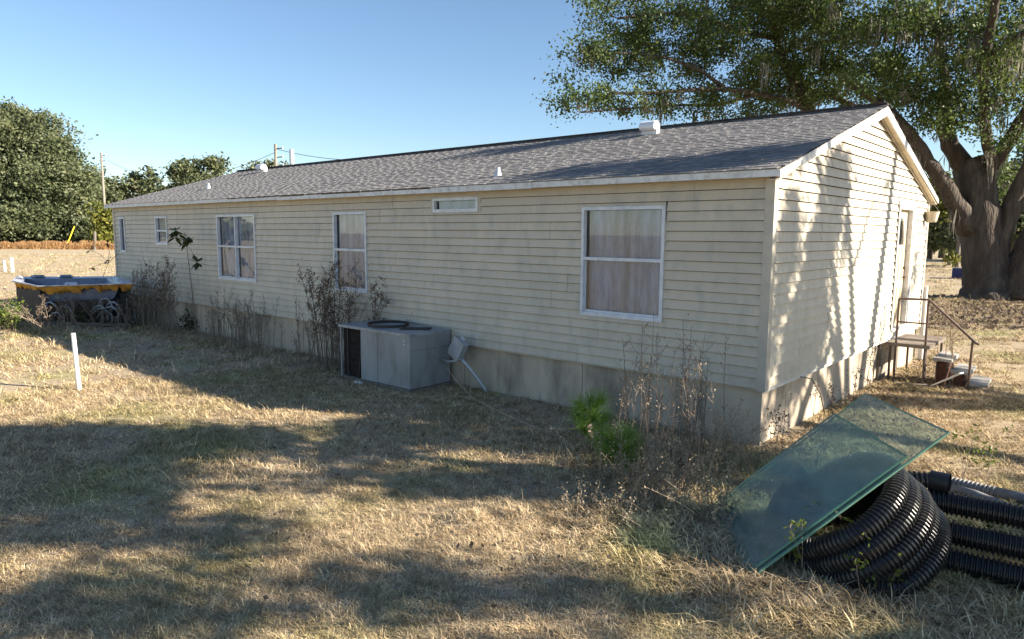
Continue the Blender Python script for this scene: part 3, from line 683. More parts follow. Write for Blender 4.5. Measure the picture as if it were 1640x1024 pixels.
# foam skirt under the rim
m = MB(); fr2 = random.Random(3); cols = []
for i in (0, 1, 2):
    a, b = outer[i], outer[(i+1) % n]; K = 26 if i == 1 else 12
    for k in range(K+(1 if i == 2 else 0)):
        t = k/K; p = a*(1-t)+b*t; cols.append([shrink(p, kk+fr2.uniform(-.012, .012), dz+(fr2.uniform(-.13, .08) if j > 1 else fr2.uniform(-.02, .02))) for j, (kk, dz) in enumerate(((.97, -.005), (.95, -.03), (.91, -.08), (.86, -.12)))])
vv = [p for c in cols for p in c]; m.add(vv, [(4*i+k, 4*i+4+k, 4*i+5+k, 4*i+1+k) for i in range(len(cols)-1) for k in range(3)]); m.obj('foam', M['foam'], tub, smooth=True)
# dark skirt panels at the ends, base frame, back wall
def wallq(a, b, k, z0, z1, name, mt):
    p, q = shrink(a, k), shrink(b, k); m = MB(); m.prism([(p[0], p[1], z0), (q[0], q[1], z0), (q[0], q[1], z1), (p[0], p[1], z1)], (.012, .012, 0)); m.obj(name, mt, tub)
zt_ = fl[2]-.05
wallq(outer[0], outer[1], .93, .12, zt_-.05, 'side_panel', M['acdark']); wallq(outer[2]*.88+outer[1]*.12, outer[2], .93, .05, zt_-.1, 'side_panel', M['dark']); wallq(outer[2], outer[3], .93, .05, zt_, 'side_panel', M['shell']); wallq(outer[3], outer[4], .93, .05, zt_, 'side_panel', M['shell']); wallq(outer[4], outer[0], .93, .05, zt_, 'side_panel', M['shell'])
wallq(outer[1], outer[2], .66, .1, .75, 'inner_shell', M['acdark'])
for t in (.02, .35, .68, .97):
    p = shrink(outer[1]*(1-t)+outer[2]*t, .90); MB().box((p[0]-.03, p[1]-.03, -.02), (p[0]+.03, p[1]+.03, .78)).obj('frame_post', M['oldwood'], tub)
p, q = shrink(outer[1], .9), shrink(outer[2], .9); MB().bar((p[0], p[1], .06), (q[0], q[1], .06), .06, .08).obj('base_rail', M['oldwood'], tub)
hr = random.Random(9)
for k in range(9):
    t = hr.uniform(.66, .96) if k < 6 else hr.uniform(.05, .55); p = shrink(outer[1]*(1-t)+outer[2]*t, .86); d = (outer[2]-outer[1]); d /= np.linalg.norm(d); z = hr.uniform(.25, .75)
    pts = [p+d*(x*hr.uniform(.8, 1.2))+np.array([0, 0, z-p[2]+dz])-(outer[3]-outer[2])*oo for x, dz, oo in ((-.22, -.1, -.04), (-.12, .08, .02), (.03, .12, .05), (.15, .02, .05), (.22, -.14, .0), (.16, -.28, -.03))]
    MB().tube(pts, .025, 7).obj('hose', M['hose'], tub, smooth=True)

# ================================================================== POSTS, POLES AND WIRES
pv = MB().tube([(-9.545, -4.46, gz(-9.545, -4.46)-.02), (-9.56, -4.49, .94)], .034, 14).obj('pvc_pipe', M['pvc']); tag(pv, 'upright white plastic pipe standing alone in the lawn at left', 'pipe')
for (px, h, l) in ((8, .62, 'thin white marker post at the left edge of the far field'), (20, .80, 'white marker post just right of the thinner one in the far field')):
    b = on_z(px, 436, 0); o = MB().tube([(b[0], b[1], -.05), (b[0], b[1], h+.1)], .10 if px == 20 else .08, 10).obj('marker_post', M['pvc']); tag(o, l, 'post')
def pole(px, base_py, top_py, depth, r, label):
    t = at(px, top_py, depth); b = t.copy(); b[2] = -.2
    root = empty('utility_pole', (b[0], b[1], 0), label, 'utility pole', 'utility poles')
    MB().tube([b, (b[0], b[1], t[2]*.5), t], [r, r*.9, r*.75], 10).obj('shaft', M['pole'], root)
    for k in range(3):
        z = t[2]-.4-k*.75; MB().tube([(b[0], b[1], z), (b[0]+.45, b[1]+.42, z+.06)], .05, 6).obj('insulator_arm', M['wire'], root)
        MB().tube([(b[0]+.45, b[1]+.42, z), (b[0]+.45, b[1]+.42, z+.2)], .06, 6).obj('insulator', M['metal'], root)
    return t
tA = pole(162, 402, 245, 100, .19, 'utility pole standing in the field left of the house')
tB = pole(441, 300, 231, 62, .16, 'utility pole rising behind the roof ridge')
gg = on_z(104, 399.5, 0); o = MB().tube([(gg[0], gg[1], -.1), tuple(at(119, 363, 98))], .08, 8).obj('guy_guard', M['yellow']); tag(o, 'slanting yellow guy wire guard in front of the left trees', 'guard')
o = MB().tube([tuple(on_z(152, 401.5, -.1)), tuple(at(152, 372, 96))], .17, 8).obj('stub_post', M['bark2']); tag(o, 'short pale post standing beside the left utility pole', 'post')
def wire(a, b, sag, label):
    a, b = np.array(a), np.array(b); pts = [a*(1-t)+b*t-np.array([0, 0, sag*4*t*(1-t)]) for t in np.linspace(0, 1, 20)]
    o = MB().tube(pts, .022, 4).obj('power_line', M['wire']); tag(o, label, 'power line')
wire(tA+(0, 0, -.5), tB+(0, 0, -.7), 2.6, 'power line sagging between the two utility poles')
wire(tB+(0, 0, -.4), at(690, 250, 48), .6, 'power line running right from the pole behind the roof')

# ================================================================== TREES
def rot_leaves(C, size, rg, flat=.35, asp=.55):
    """diamond leaves at centres C"""
    n = len(C); d = rg.normal(size=(n, 3)); d /= np.linalg.norm(d, axis=1, keepdims=True)
    q = rg.normal(size=(n, 3)); q[:, 2] *= flat; u = np.cross(d, q); u /= np.linalg.norm(u, axis=1, keepdims=True)+1e-9
    s = (size*rg.uniform(.6, 1.35, n))[:, None]
    return np.stack([C-d*s*.5, C+u*s*asp*.5, C+d*s*.5, C-u*s*asp*.5], 1)
def sample_blobs(blobs, n, rg):
    """points inside a list of ellipsoids (centre, radii), denser towards the outside"""
    vol = np.array([np.prod(b[1]) for b in blobs])**.8; k = rg.choice(len(blobs), n, p=vol/vol.sum()); out = []
    for i in k:
        c, r = blobs[i]; d = rg.normal(size=3); d /= np.linalg.norm(d); out.append(np.asarray(c)+d*np.asarray(r)*rg.uniform(.25, 1)**.5)
    return np.array(out)
def build_tree(name, label, cat, limbs, blobs, ends, leaves, lsize, lmat, bmat, group=None, moss=0, spread=.55, rg=None, mossmat=None, twig=.02, keep=None):
    """limbs: list of (points, radii); branch ends sampled in blobs and joined to the nearest wood"""
    rg = rg or np.random.default_rng(1)
    base = limbs[0][0][0]; root = empty(name, (base[0], base[1], 0), label, cat, group)
    mb = MB(); nodes = []
    for pts, rad in limbs:
        P_ = np.array(pts, float); n = max(6, len(P_)*4); t = np.linspace(0, len(P_)-1, n); ii = np.arange(len(P_))
        Q = np.c_[[np.interp(t, ii, P_[:, k]) for k in range(3)]].T
        for _ in range(3): Q[1:-1] = (Q[:-2]+2*Q[1:-1]+Q[2:])/4
        Rr = np.interp(t, ii, rad); Q[1:-1] += rg.normal(scale=.05, size=(n-2, 3))*np.minimum(Rr[1:-1, None], .18)*2.0
        mb.tube(Q, list(Rr*rg.uniform(.96, 1.04, n)), 16 if Rr[0] > .2 else 8); nodes += [(q, r) for q, r in zip(Q, Rr)]
    mb.obj('trunk', bmat, root, smooth=True)
    E_ = sample_blobs(blobs, ends, rg)
    if keep is not None: E_ = np.array([e for e in E_ if keep(e)])
    NP = np.array([q for q, r in nodes if q[2] > base[2]+1.5 or r < .2]); NR = np.array([r for q, r in nodes if q[2] > base[2]+1.5 or r < .2])
    dd = np.array([np.min(np.linalg.norm(NP-e, axis=1)) for e in E_]); E_ = E_[np.argsort(dd)]
    tw = MB(); LC = []; MS = []
    for e in E_:
        dist = np.linalg.norm(NP-e, axis=1); j = int(np.argmin(dist)); a = NP[j]; r0 = min(NR[j]*.6, .012+dist[j]*.022, .12); r0 = max(r0, twig)
        n = max(3, min(7, int(dist[j]/.5)+2)); t = np.linspace(0, 1, n)[:, None]
        Q = a+(e-a)*t; Q[:, 2] += np.sin(t[:, 0]*math.pi)*dist[j]*rg.uniform(-.05, .16); Q[1:-1] += rg.normal(scale=.05*dist[j]/2+.02, size=(n-2, 3))
        tw.tube(Q, list(np.linspace(r0, twig*.5, n)), 5, cap=False)
        NP = np.vstack([NP, Q[1:]]); NR = np.r_[NR, np.linspace(r0, twig*.5, n)[1:]]
        k = rg.poisson(leaves); c = e+rg.normal(size=(k, 3))*np.array([spread, spread, spread*.62])*rg.uniform(.6, 1.25); LC.append(c)
        kk = int(k*.3); LC.append(Q[rg.integers(n//2, n, kk)]+rg.normal(size=(kk, 3))*spread*.6)
        if moss and rg.random() < moss: MS.append(e+rg.normal(size=3)*.2-np.array([0, 0, .1]))
    tag(tw.obj('branches', bmat, root), kind='stuff')
    LC = np.vstack(LC); cl = rg.random(len(LC))
    tone = np.clip(.42+.38*np.sin(LC[:, 0]*1.1+LC[:, 2])*np.cos(LC[:, 2]*1.4+LC[:, 1]*.9)+rg.normal(scale=.24, size=len(LC)), 0, 1)
    cr = link('crown', quads_mesh('crown', rot_leaves(LC, lsize, rg), lmat, tone), root)
    if moss:
        for q, r in nodes:
            if r < .42 and rg.random() < moss*2.2 and q[2] > base[2]+2.5: MS.append(q-np.array([0, 0, r]))
        S4 = []; 
        for p in MS:
            ln = rg.uniform(.3, 1.35)
            for _ in range(rg.integers(7, 16)):
                o = p+rg.normal(size=3)*np.array([.13, .13, .06]); l = ln*rg.uniform(.4, 1); w = rg.uniform(.015, .045); a = rg.uniform(0, 6.28); wv = np.array([math.cos(a), math.sin(a), 0])*w; sw = rg.normal(size=3)*np.array([.07, .07, 0])
                z = np.array([0, 0, -l/2])
                S4.append([o-wv*.4, o+wv*.4, o+z+sw+wv, o+z+sw-wv]); S4.append([o+z+sw-wv, o+z+sw+wv, o+2*z+wv*.1+sw*.4, o+2*z-wv*.1+sw*.4])
        if S4: link('hanging_moss', quads_mesh('hanging_moss', np.array(S4), M['moss'], rg.random(len(S4))), root)
    return root
def A(px, py, d): return at(px, py, d)
def limb(*pts):
    """each point: px, py, depth, width in photo pixels"""
    P_ = [A(*p[:3]) for p in pts]; return P_, [p[3]*p[2]/F/2 for p in pts]
def blob(px, py, d, rx, ry, rd):
    r = rx*d/F; return (A(px, py, d), np.array([(r+rd)/2, (r+rd)/2, ry*d/F]))
D = 29.5
limbs = [limb((1583, 492, D, 98), (1582, 468, D, 78), (1577, 430, D, 64), (1572, 380, D, 60), (1567, 330, D, 58), (1560, 285, D, 56), (1553, 258, D, 50)),
         limb((1556, 365, D, 44), (1530, 325, D-.3, 27), (1502, 282, D-.8, 23), (1470, 232, D-1.2, 20), (1444, 196, D-1.4, 15), (1415, 170, D-1.2, 13), (1380, 150, D-1, 9), (1340, 120, D-1, 6)),
         limb((1550, 275, D, 34), (1523, 238, D, 26), (1508, 195, D+.3, 21), (1515, 130, D+.8, 16), (1500, 60, D+1.5, 12), (1505, 0, D+2, 9)),
         limb((1562, 280, D, 30), (1592, 262, D-.5, 24), (1618, 222, D-1, 22), (1650, 170, D-2, 18), (1690, 90, D-3, 12)),
         limb((1612, 486, D-.2, 60), (1602, 440, D-.2, 44), (1594, 405, D-.2, 34), (1612, 350, D-.4, 30), (1636, 296, D-.8, 26), (1665, 235, D-1.4, 20), (1700, 150, D-2, 12)),
         limb((1632, 486, D-.6, 74), (1640, 440, D-.6, 62), (1665, 380, D-.8, 54), (1705, 310, D-1, 44), (1760, 230, D-1.5, 28), (1800, 120, D-2, 18)),
         limb((1590, 270, D-.5, 18), (1572, 175, D-2.5, 16), (1578, 90, D-4, 15), (1590, 30, D-5, 13), (1605, -40, D-6, 10)),
         limb((1470, 232, D-1.2, 16), (1440, 205, D+1, 13), (1390, 185, D+3, 11), (1330, 150, D+4, 9), (1270, 140, D+5, 7)),
         limb((1578, 90, D-4, 11), (1610, 72, D-5, 10), (1650, 45, D-6, 9), (1700, 10, D-7, 7))]
blobs = [blob(1360, 130, D+2, 85, 45, 2.6), blob(1300, 60, D+1, 95, 45, 3), blob(1430, 60, D-1, 95, 50, 3.2), blob(1200, 40, D+3, 80, 40, 2.5), blob(1480, 130, D-1, 80, 40, 2.8), blob(1530, 180, D-2, 60, 35, 2.0),
         blob(1560, 50, D-2, 90, 55, 3.2), blob(1620, 130, D-2, 60, 60, 3), blob(1400, -10, D-1, 190, 35, 4), blob(1590, 290, D+2.5, 45, 30, 1.6), blob(1250, 130, D+4, 70, 35, 2.4), blob(1640, 215, D-1, 40, 28, 1.8), blob(1330, -60, D, 200, 40, 5), blob(1700, 20, D-2, 110, 110, 5), blob(1440, 165, D+3, 50, 25, 2), blob(1500, 195, D-3, 40, 22, 1.4), blob(1560, 120, D-4, 60, 40, 2.4), blob(1420, 120, D-3, 70, 35, 2.2), blob(1475, 20, D-4, 90, 40, 2.6), blob(1610, 60, D-5, 60, 40, 2.2), blob(1605, 215, D-3, 35, 20, 1.3)]
build_tree('oak_tree', 'massive live oak with forked brown trunk and hanging moss right of the house', 'tree', limbs, blobs, 960, 66, .135, M['oakleaf'], M['bark'], None, .12, .36, np.random.default_rng(4), twig=.022)
# second live oak rising from behind the roof
D2 = 33
limbs = [[[np.array([*A(1330, 400, D2)[:2], -.2]), A(1325, 250, D2), A(1312, 205, D2), A(1296, 176, D2), A(1275, 140, D2-.4), A(1250, 90, D2-.8), A(1240, 40, D2-1), A(1255, -30, D2-1)], [.55, .42, .34, .27, .22, .18, .15, .10]],
         limb((1296, 178, D2, 10), (1262, 160, D2-1, 9), (1215, 150, D2-2, 8), (1160, 142, D2-3, 8), (1100, 145, D2-4, 6), (1040, 150, D2-4.5, 5), (975, 150, D2-5, 4)),
         limb((1240, 60, D2-1, 9), (1180, 50, D2-2, 8), (1120, 25, D2-3, 7), (1060, 20, D2-4, 5), (990, 30, D2-4.5, 4)),
         limb((1160, 142, D2-3, 7), (1120, 110, D2-3.5, 6), (1060, 90, D2-4, 5), (1000, 85, D2-5, 4), (940, 85, D2-5, 3)),
         limb((1215, 150, D2-2, 6), (1150, 170, D2-2.5, 5), (1080, 168, D2-3, 4), (1000, 175, D2-4, 3), (930, 180, D2-5, 3)),
         limb((1250, 90, D2-.8, 8), (1290, 60, D2, 7), (1330, 30, D2+1, 6), (1360, -10, D2+1, 4))]
blobs = [blob(1080, 60, D2-3, 110, 38, 2.8), blob(1010, 95, D2-4, 85, 28, 2.2), blob(935, 85, D2-5, 55, 18, 1.5), blob(905, 128, D2-5, 32, 16, 1.1), blob(930, 165, D2-5, 50, 20, 1.4), blob(1010, 160, D2-4, 75, 28, 2), blob(1100, 165, D2-3, 70, 25, 2), blob(1160, 110, D2-2, 80, 40, 2.5),
         blob(1180, 20, D2-2, 100, 40, 3), blob(1000, 35, D2-4, 55, 25, 1.8), blob(1050, -10, D2-3, 100, 25, 2.8), blob(1235, 120, D2, 50, 40, 2), blob(1280, 60, D2, 70, 45, 2.5), blob(945, 10, D2-5, 30, 8, 1), blob(1200, 175, D2, 60, 22, 2), blob(1300, 150, D2+1, 40, 30, 2)]
build_tree('oak_tree', 'spreading live oak rising behind the roof, left of the forked oak', 'tree', limbs, blobs, 560, 62, .135, M['oakleaf'], M['bark'], None, .07, .34, np.random.default_rng(5), twig=.022)

# oak standing right of the frame: its shade falls over the lawn, the pipe and the gable
sv = np.array(SUN)/SUN.z
def lift(x, y, h, z0=0): return np.array([x, y, z0])+sv*h
rs = np.random.default_rng(8); blobsA = []
shade = [((40, 725), 1.1, 5.6), ((170, 715), .85, 5.6), ((290, 710), .65, 5.5), ((400, 708), .45, 5.8), ((480, 730), .32, 6.0), ((580, 735), .25, 6.2), ((60, 775), .8, 5.8), ((190, 785), .5, 6.0), ((420, 765), .25, 5.8), ((540, 765), .3, 6.2), ((150, 850), .34, 6.2), ((20, 850), .36, 6.2), ((400, 835), .2, 6.0),
         ((60, 960), .42, 6.6), ((190, 955), .33, 6.6), ((290, 985), .2, 6.6), ((700, 770), .4, 6.0), ((800, 775), .4, 6.5), ((890, 785), .4, 6.4), ((620, 715), .35, 6.4), ((600, 945), .28, 6.8), ((680, 935), .30, 6.8), ((780, 945), .26, 6.8), ((880, 940), .28, 6.6), ((970, 955), .28, 6.8), ((430, 955), .25, 6.7), ((340, 850), .25, 6.3),
         ((1040, 760), .35, 6.6), ((1160, 720), .4, 7), ((1290, 850), .45, 7.2), ((1260, 790), .4, 7.1), ((1560, 890), .5, 7.5), ((1630, 850), .5, 7.5), ((1440, 935), .4, 7.6), ((1620, 960), .4, 7.8), ((1480, 990), .3, 7.8), ((1610, 760), .3, 7.6), ((1250, 1000), .25, 7.4), ((600, 688), .5, 6.0), ((690, 690), .5, 6.2), ((780, 692), .5, 6.2), ((860, 698), .45, 6.3), ((940, 708), .45, 6.4), ((1020, 715), .4, 6.6), ((1090, 728), .4, 6.8), ((1170, 745), .4, 6.9), ((1000, 670), .5, 6.5), ((880, 660), .5, 6.4), ((1120, 690), .45, 6.8)]
for (px, py), r, h in shade:
    g = on_z(px, py); blobsA.append((lift(g[0], g[1], h), np.array([r, r, r*.5])))
cA = np.mean([b[0] for b in blobsA], 0)
tb = np.array([cA[0]+4.0, cA[1]+3.2, 0])
limbsA = [[[tb+(0, 0, -.2), tb+(0, 0, 1.2), tb+(-.2, -.2, 2.6), tb+(-.6, -.5, 3.8)], [.62, .46, .42, .36]]]
for g in (( -1.5, -.8), (-3.2, 1.0), (-1.0, -3.0), (-4.2, -2.2), (.5, 1.6)):
    limbsA.append([[tb+(-.5, -.4, 3.4), tb+(-.5+g[0]*.5, -.4+g[1]*.5, 4.6), tb+(-.5+g[0], -.4+g[1], 5.4), tb+(-.5+g[0]*1.6, -.4+g[1]*1.6, 6.0)], [.26, .2, .15, .09]])
def offscreen(e):
    x, y, d = proj(e); return d < .5 or x > 1760 or y < -160
build_tree('oak_tree', 'live oak standing out of view whose shade dapples the lawn', 'tree', limbsA, blobsA, 470, 34, .17, M['oakleaf'], M['bark'], None, 0, .27, np.random.default_rng(6), twig=.02, keep=offscreen)
# a mossy oak farther right that stripes the gable and the roof end
blobsB = []
for (y, z, ry, rz, h) in ((1.6, 1.9, .42, 1.4, 5.0), (2.1, 3.0, .35, .9, 5.4), (1.2, 1.0, .3, .9, 5.2), (.5, 2.6, .25, .6, 5.6), (2.6, 3.4, .16, .3, 5.6), (5.0, 3.35, .05, .2, 6.2), (7.5, 1.7, .12, .9, 6.0), (.45, 2.2, .2, .7, 5.4)):
    c = np.array([0, y, z])+sv*h; blobsB.append((c, np.array([ry, ry, rz*.8])))
for (x, y, rx, ry, h) in ((-.9, .5, 1.1, .22, 4.8), (-3.2, .35, 1.0, .08, 4.6), (-5.4, 3.6, 1.3, .16, 5.6), (-7.3, 3.1, 1.2, .12, 5.6)):
    c = np.array([x, y, roof_z(y)])+sv*h; blobsB.append((c, np.array([rx*.8, ry, .25])))
cB = np.mean([b[0] for b in blobsB], 0); tb = np.array([cB[0]+4.6, cB[1]+3.4, 0])
limbsB = [[[tb+(0, 0, -.2), tb+(0, 0, 2), tb+(-.3, -.2, 4), tb+(-.8, -.6, 5.6)], [.6, .45, .4, .3]]]
for b in blobsB[::2]:
    limbsB.append([[tb+(-.6, -.5, 5.0), (tb+b[0])/2+(0, 0, 3.2), b[0]+(0, 0, .3)], [.2, .13, .05]])
build_tree('oak_tree', 'mossy live oak standing out of view that stripes the gable with shade', 'tree', limbsB, blobsB, 240, 44, .14, M['oakleaf'], M['bark'], None, .06, .20, np.random.default_rng(9), twig=.018, keep=offscreen)

# trees of the left tree line and behind
def far_tree(label, px, base_py, depth, height_py, crown, ends, leaves, ls, seed, group, lm='farleaf', spread=1.1, moss=0):
    b = A(px, base_py, depth); b[2] = -.2; t = A(px, height_py, depth); h = t[2]
    rg = np.random.default_rng(seed); bl = [(A(c[0], c[1], depth+c[4]), np.array([c[2], c[2], c[3]])*depth/F) for c in crown]
    lim = [[[b, b+(0, 0, h*.25), b+(rg.normal()*.3, rg.normal()*.3, h*.55), b+(rg.normal()*.6, rg.normal()*.6, h*.8)], [h*.028, h*.022, h*.015, h*.006]]]
    for _ in range(3):
        c = bl[rg.integers(len(bl))][0]; lim.append([[b+(0, 0, h*.3), (b+(0, 0, h*.55)+c)/2, c], [h*.013, h*.009, h*.004]])
    return build_tree('tree', label, 'tree', lim, bl, ends, leaves, ls, M[lm], M['bark2'], group, moss, spread, rg, twig=.03)
G1 = 'trees along the field edge at left'
far_tree('large bushy live oak at the far left, tallest of the left tree line', 55, 398, 112, 165, [(30, 225, 60, 36, 0), (80, 250, 42, 34, -3), (15, 300, 80, 45, -5), (85, 310, 60, 45, -6), (40, 355, 90, 25, -8), (120, 340, 28, 40, -5), (-30, 230, 60, 60, 0), (55, 195, 22, 18, 0), (20, 180, 18, 14, 0), (105, 222, 18, 16, -3), (125, 275, 18, 18, -4), (130, 320, 16, 16, -6), (80, 200, 14, 12, 0)], 900, 95, .48, 21, G1, spread=.95)
far_tree('mid green tree behind the left utility pole', 170, 400, 125, 280, [(165, 320, 35, 38, 0), (190, 345, 32, 32, 0), (150, 350, 28, 35, 0)], 120, 60, .7, 22, G1)
far_tree('yellow green shrubby tree between the utility pole and the house', 168, 402, 100, 320, [(170, 362, 16, 34, 0), (176, 385, 14, 14, 0), (160, 385, 12, 14, 0)], 70, 50, .5, 23, G1, 'ygleaf', .6)
far_tree('rounded tree poking above the roof left of the second utility pole', 315, 398, 120, 248, [(300, 275, 22, 20, 0), (335, 270, 26, 20, 0), (318, 300, 36, 22, 0)], 110, 55, .6, 24, G1, spread=.8)
far_tree('loose tree behind the roof end right of the left utility pole', 235, 398, 118, 272, [(235, 290, 24, 18, 0), (215, 310, 30, 20, 0), (255, 315, 28, 18, 0)], 80, 45, .65, 25, G1, spread=.8)
far_tree('low far tree behind the left roof vent', 420, 398, 130, 255, [(425, 275, 26, 12, 0), (440, 272, 15, 10, 0)], 40, 45, .6, 26, G1, spread=.8)
far_tree('pale shrubby tree at the field edge left of the pole', 125, 400, 106, 330, [(135, 365, 20, 25, 0), (115, 375, 24, 18, 0), (145, 385, 14, 12, 0)], 70, 50, .55, 27, G1, spread=.7)
far_tree('dark low tree under the big left oak', 20, 400, 108, 340, [(0, 372, 40, 14, 0), (60, 375, 40, 14, 0), (95, 378, 30, 12, 0)], 90, 45, .55, 28, G1, spread=.7)
G2 = 'trees beyond the big oak at right'
far_tree('dark green tree between the gable corner and the oak trunk', 1520, 425, 62, 305, [(1515, 350, 36, 35, 0), (1500, 380, 25, 22, 2), (1540, 375, 25, 24, -2)], 190, 55, .42, 31, G2, spread=.55, moss=.1)
far_tree('yellow leaved small tree low beside the oak trunk', 1532, 428, 58, 290, [(1505, 300, 14, 26, 0), (1530, 412, 9, 7, 0), (1515, 330, 16, 20, 0)], 60, 45, .34, 32, G2, 'ygleaf', .4)
far_tree('green tree seen between the two oak trunks', 1620, 425, 70, 250, [(1610, 320, 32, 40, 0), (1640, 360, 36, 40, 0), (1590, 380, 22, 20, 0), (1600, 280, 26, 22, 0)], 200, 55, .5, 33, G2, spread=.6)
far_tree('tall green tree at the right edge behind the oak', 1690, 425, 72, 200, [(1680, 260, 40, 40, 0), (1660, 330, 35, 40, 0), (1650, 390, 30, 22, 0)], 150, 50, .5, 34, G2, spread=.7)
for i, (px, w) in enumerate(((1488, .22), (1507, .28), (1551, .2))):
    b = A(px, 420, 78+4*i); b[2] = 0; o = MB().tube([b, b+(.1, 0, 4), b+(-.2, .2, 9)], [w*1.3, w, w*.7], 8).obj('bare_tree', M['bark'], smooth=True)
    tag(o, ['bare trunk just right of the gable corner in the distance', 'thick bare trunk in the middle of the distant gap', 'bare trunk close to the big oak in the distance'][i], 'tree', 'distant bare trunks')
# reddish broomsedge strip at the foot of the left trees
rb = np.random.default_rng(3); Q4 = []
for _ in range(9000):
    px = rb.uniform(-80, 200); d = rb.uniform(94, 102); b = A(px, 400, d); b[2] = 0; h = rb.uniform(.35, 1.25)*(.75+.5*noise.noise((px*.09, 3.3, 0))); w = .06; tl = rb.normal(size=3)*.25
    Q4.append([b-(w, w, 0), b+(w, w, 0), b+(tl[0]+w*.6, tl[1]+w*.6, h), b+(tl[0]-w*.6, tl[1]-w*.6, h)])
tag(link('broomsedge', quads_mesh('broomsedge', np.array(Q4), M['broom'], rb.random(len(Q4)))), 'strip of tall reddish dry grass at the foot of the left trees', 'grass', kind='stuff')
# far wood closing the horizon all round
Q4 = []; T4 = []
for _ in range(15000):
    a = rb.uniform(math.radians(20), math.radians(205)); d = rb.uniform(190, 230); h = (7+5*math.sin(a*17)+3*math.sin(a*41+1))*rb.random()**.8+.3
    Q4.append((CAM[0]+d*math.cos(a), CAM[1]+d*math.sin(a), h)); T4.append(rb.random())
tag(link('far_wood', quads_mesh('far_wood', rot_leaves(np.array(Q4), 2.6, rb, asp=.8), M['farleaf'], np.array(T4))), 'distant line of woods round the fields', 'woods', kind='stuff')
# bits in the far yard
b = on_z(1536, 446); o = MB().box((b[0]-.35, b[1]-.3, 0), (b[0]+.3, b[1]+.3, .62)).obj('storage_bin', M['blue']); tag(o, 'dark blue bin in the distance left of the oak trunk', 'bin')
b = on_z(1545, 447); o = MB().box((b[0]-.1, b[1]-.3, 0), (b[0]+.3, b[1]+.3, .85)).obj('white_slab', M['gwhite']); tag(o, 'white upright slab beside the distant blue bin', 'slab')

# ================================================================== WEEDS AND SHRUBS
def stem_path(b, h, lean, rg, n=7, wob=.03):
    t = np.linspace(0, 1, n); p = np.array([b+np.array([lean[0]*k**1.5, lean[1]*k**1.5, h*k]) for k in t]); p[1:] += np.cumsum(rg.normal(scale=wob*h/n*1.6, size=(n-1, 3))*np.array([1, 1, .3]), 0); return p
def weed(name, label, group, base, stems, hmin, hmax, rg, smat='deadstem', lmat='seed', branch=6, leafn=26, ls=.035, spread=.16, thick=.0055, lean=.25, top=True):
    """dead forb: several upright stems, side twigs and small dry leaf or seed bits"""
    b0 = np.array([base[0], base[1], gz(base[0], base[1])]); root = empty(name, tuple(b0), label, 'weed', group)
    m = MB(); LC = []
    for _ in range(stems):
        o = b0+np.array([rg.normal()*spread, rg.normal()*spread*.6, -.03]); h = rg.uniform(hmin, hmax); p = stem_path(o, h, rg.normal(size=2)*lean*h*.5, rg)
        m.tube(p, list(np.linspace(thick, thick*.35, len(p))), 4, cap=False)
        for _ in range(branch):
            k = rg.uniform(.35, .97)*(len(p)-1); i = min(int(k), len(p)-2); q = p[i]+(p[i+1]-p[i])*(k-i); a = rg.uniform(0, 6.28); l = h*rg.uniform(.06, .22)*(1.15-k/len(p)*.6)
            e = q+np.array([math.cos(a)*l*.7, math.sin(a)*l*.7, l*.75]); md = (q+e)/2+np.array([0, 0, -.08*l]); m.tube([q, md, e], [thick*.5, thick*.4, thick*.25], 3, cap=False)
            kk = rg.poisson(leafn*.55); LC.append(md+(e-md)*rg.random((kk, 1))+rg.normal(size=(kk, 3))*.022)
        if top: kk = rg.poisson(leafn*1.4); LC.append(p[-1]-(p[-1]-p[-2])*rg.random((kk, 1))+rg.normal(size=(kk, 3))*np.array([.028, .028, .05]))
    tag(m.obj('stems', M[smat], root), kind='stuff'); LC = np.vstack(LC); tag(link('seed_heads', quads_mesh('seed_heads', rot_leaves(LC, ls, rg, 1, .5), M[lmat], rg.random(len(LC))), root), kind='stuff'); return root
rw_ = np.random.default_rng(17)
GW = 'dead weeds along the left half of the long wall'
for k in range(36):
    x = rw_.uniform(-18.6, -7.2); y = -rw_.uniform(.15, .75)-.25*rw_.random()
    tall = 1.35+.85*math.exp(-((x+16.2)/1.6)**2)+.75*math.exp(-((x+7.6)/1.1)**2)
    zone = ('dry weed stalks by the far wall under the small window' if x < -15.6 else 'dry weed stalks along the wall left of the double window' if x < -13.6 else 'dry weed stalks along the wall below the double window' if x < -11.6 else
            'dry weed stalks along the wall between the double and single windows' if x < -9 else 'dry weed stalks along the wall beside the air conditioner')
    weed('dead_weed', zone, GW, (x, y), rw_.integers(3, 7), tall*.45, tall, rw_, spread=.26, thick=.007, branch=7, leafn=6, ls=.028)
for (px, py, n, h0, h1, l) in ((520, 590, 7, 1.4, 2.3, 'tall bushy dead weed under the tall single window'), (560, 592, 6, 1.3, 2.0, 'dead weed leaning over the open end of the air conditioner'), (250, 535, 7, 1.4, 2.1, 'tall dark dead weeds below the small far window')):
    g = on_z(px, py); weed('dead_weed', l, 'tall dead weeds by the wall', (g[0], min(g[1], -.3)), n+4, h0, h1, rw_, spread=.3, thick=.012, branch=14, leafn=18, ls=.04)
GR = 'dry weeds at the right end of the long wall'
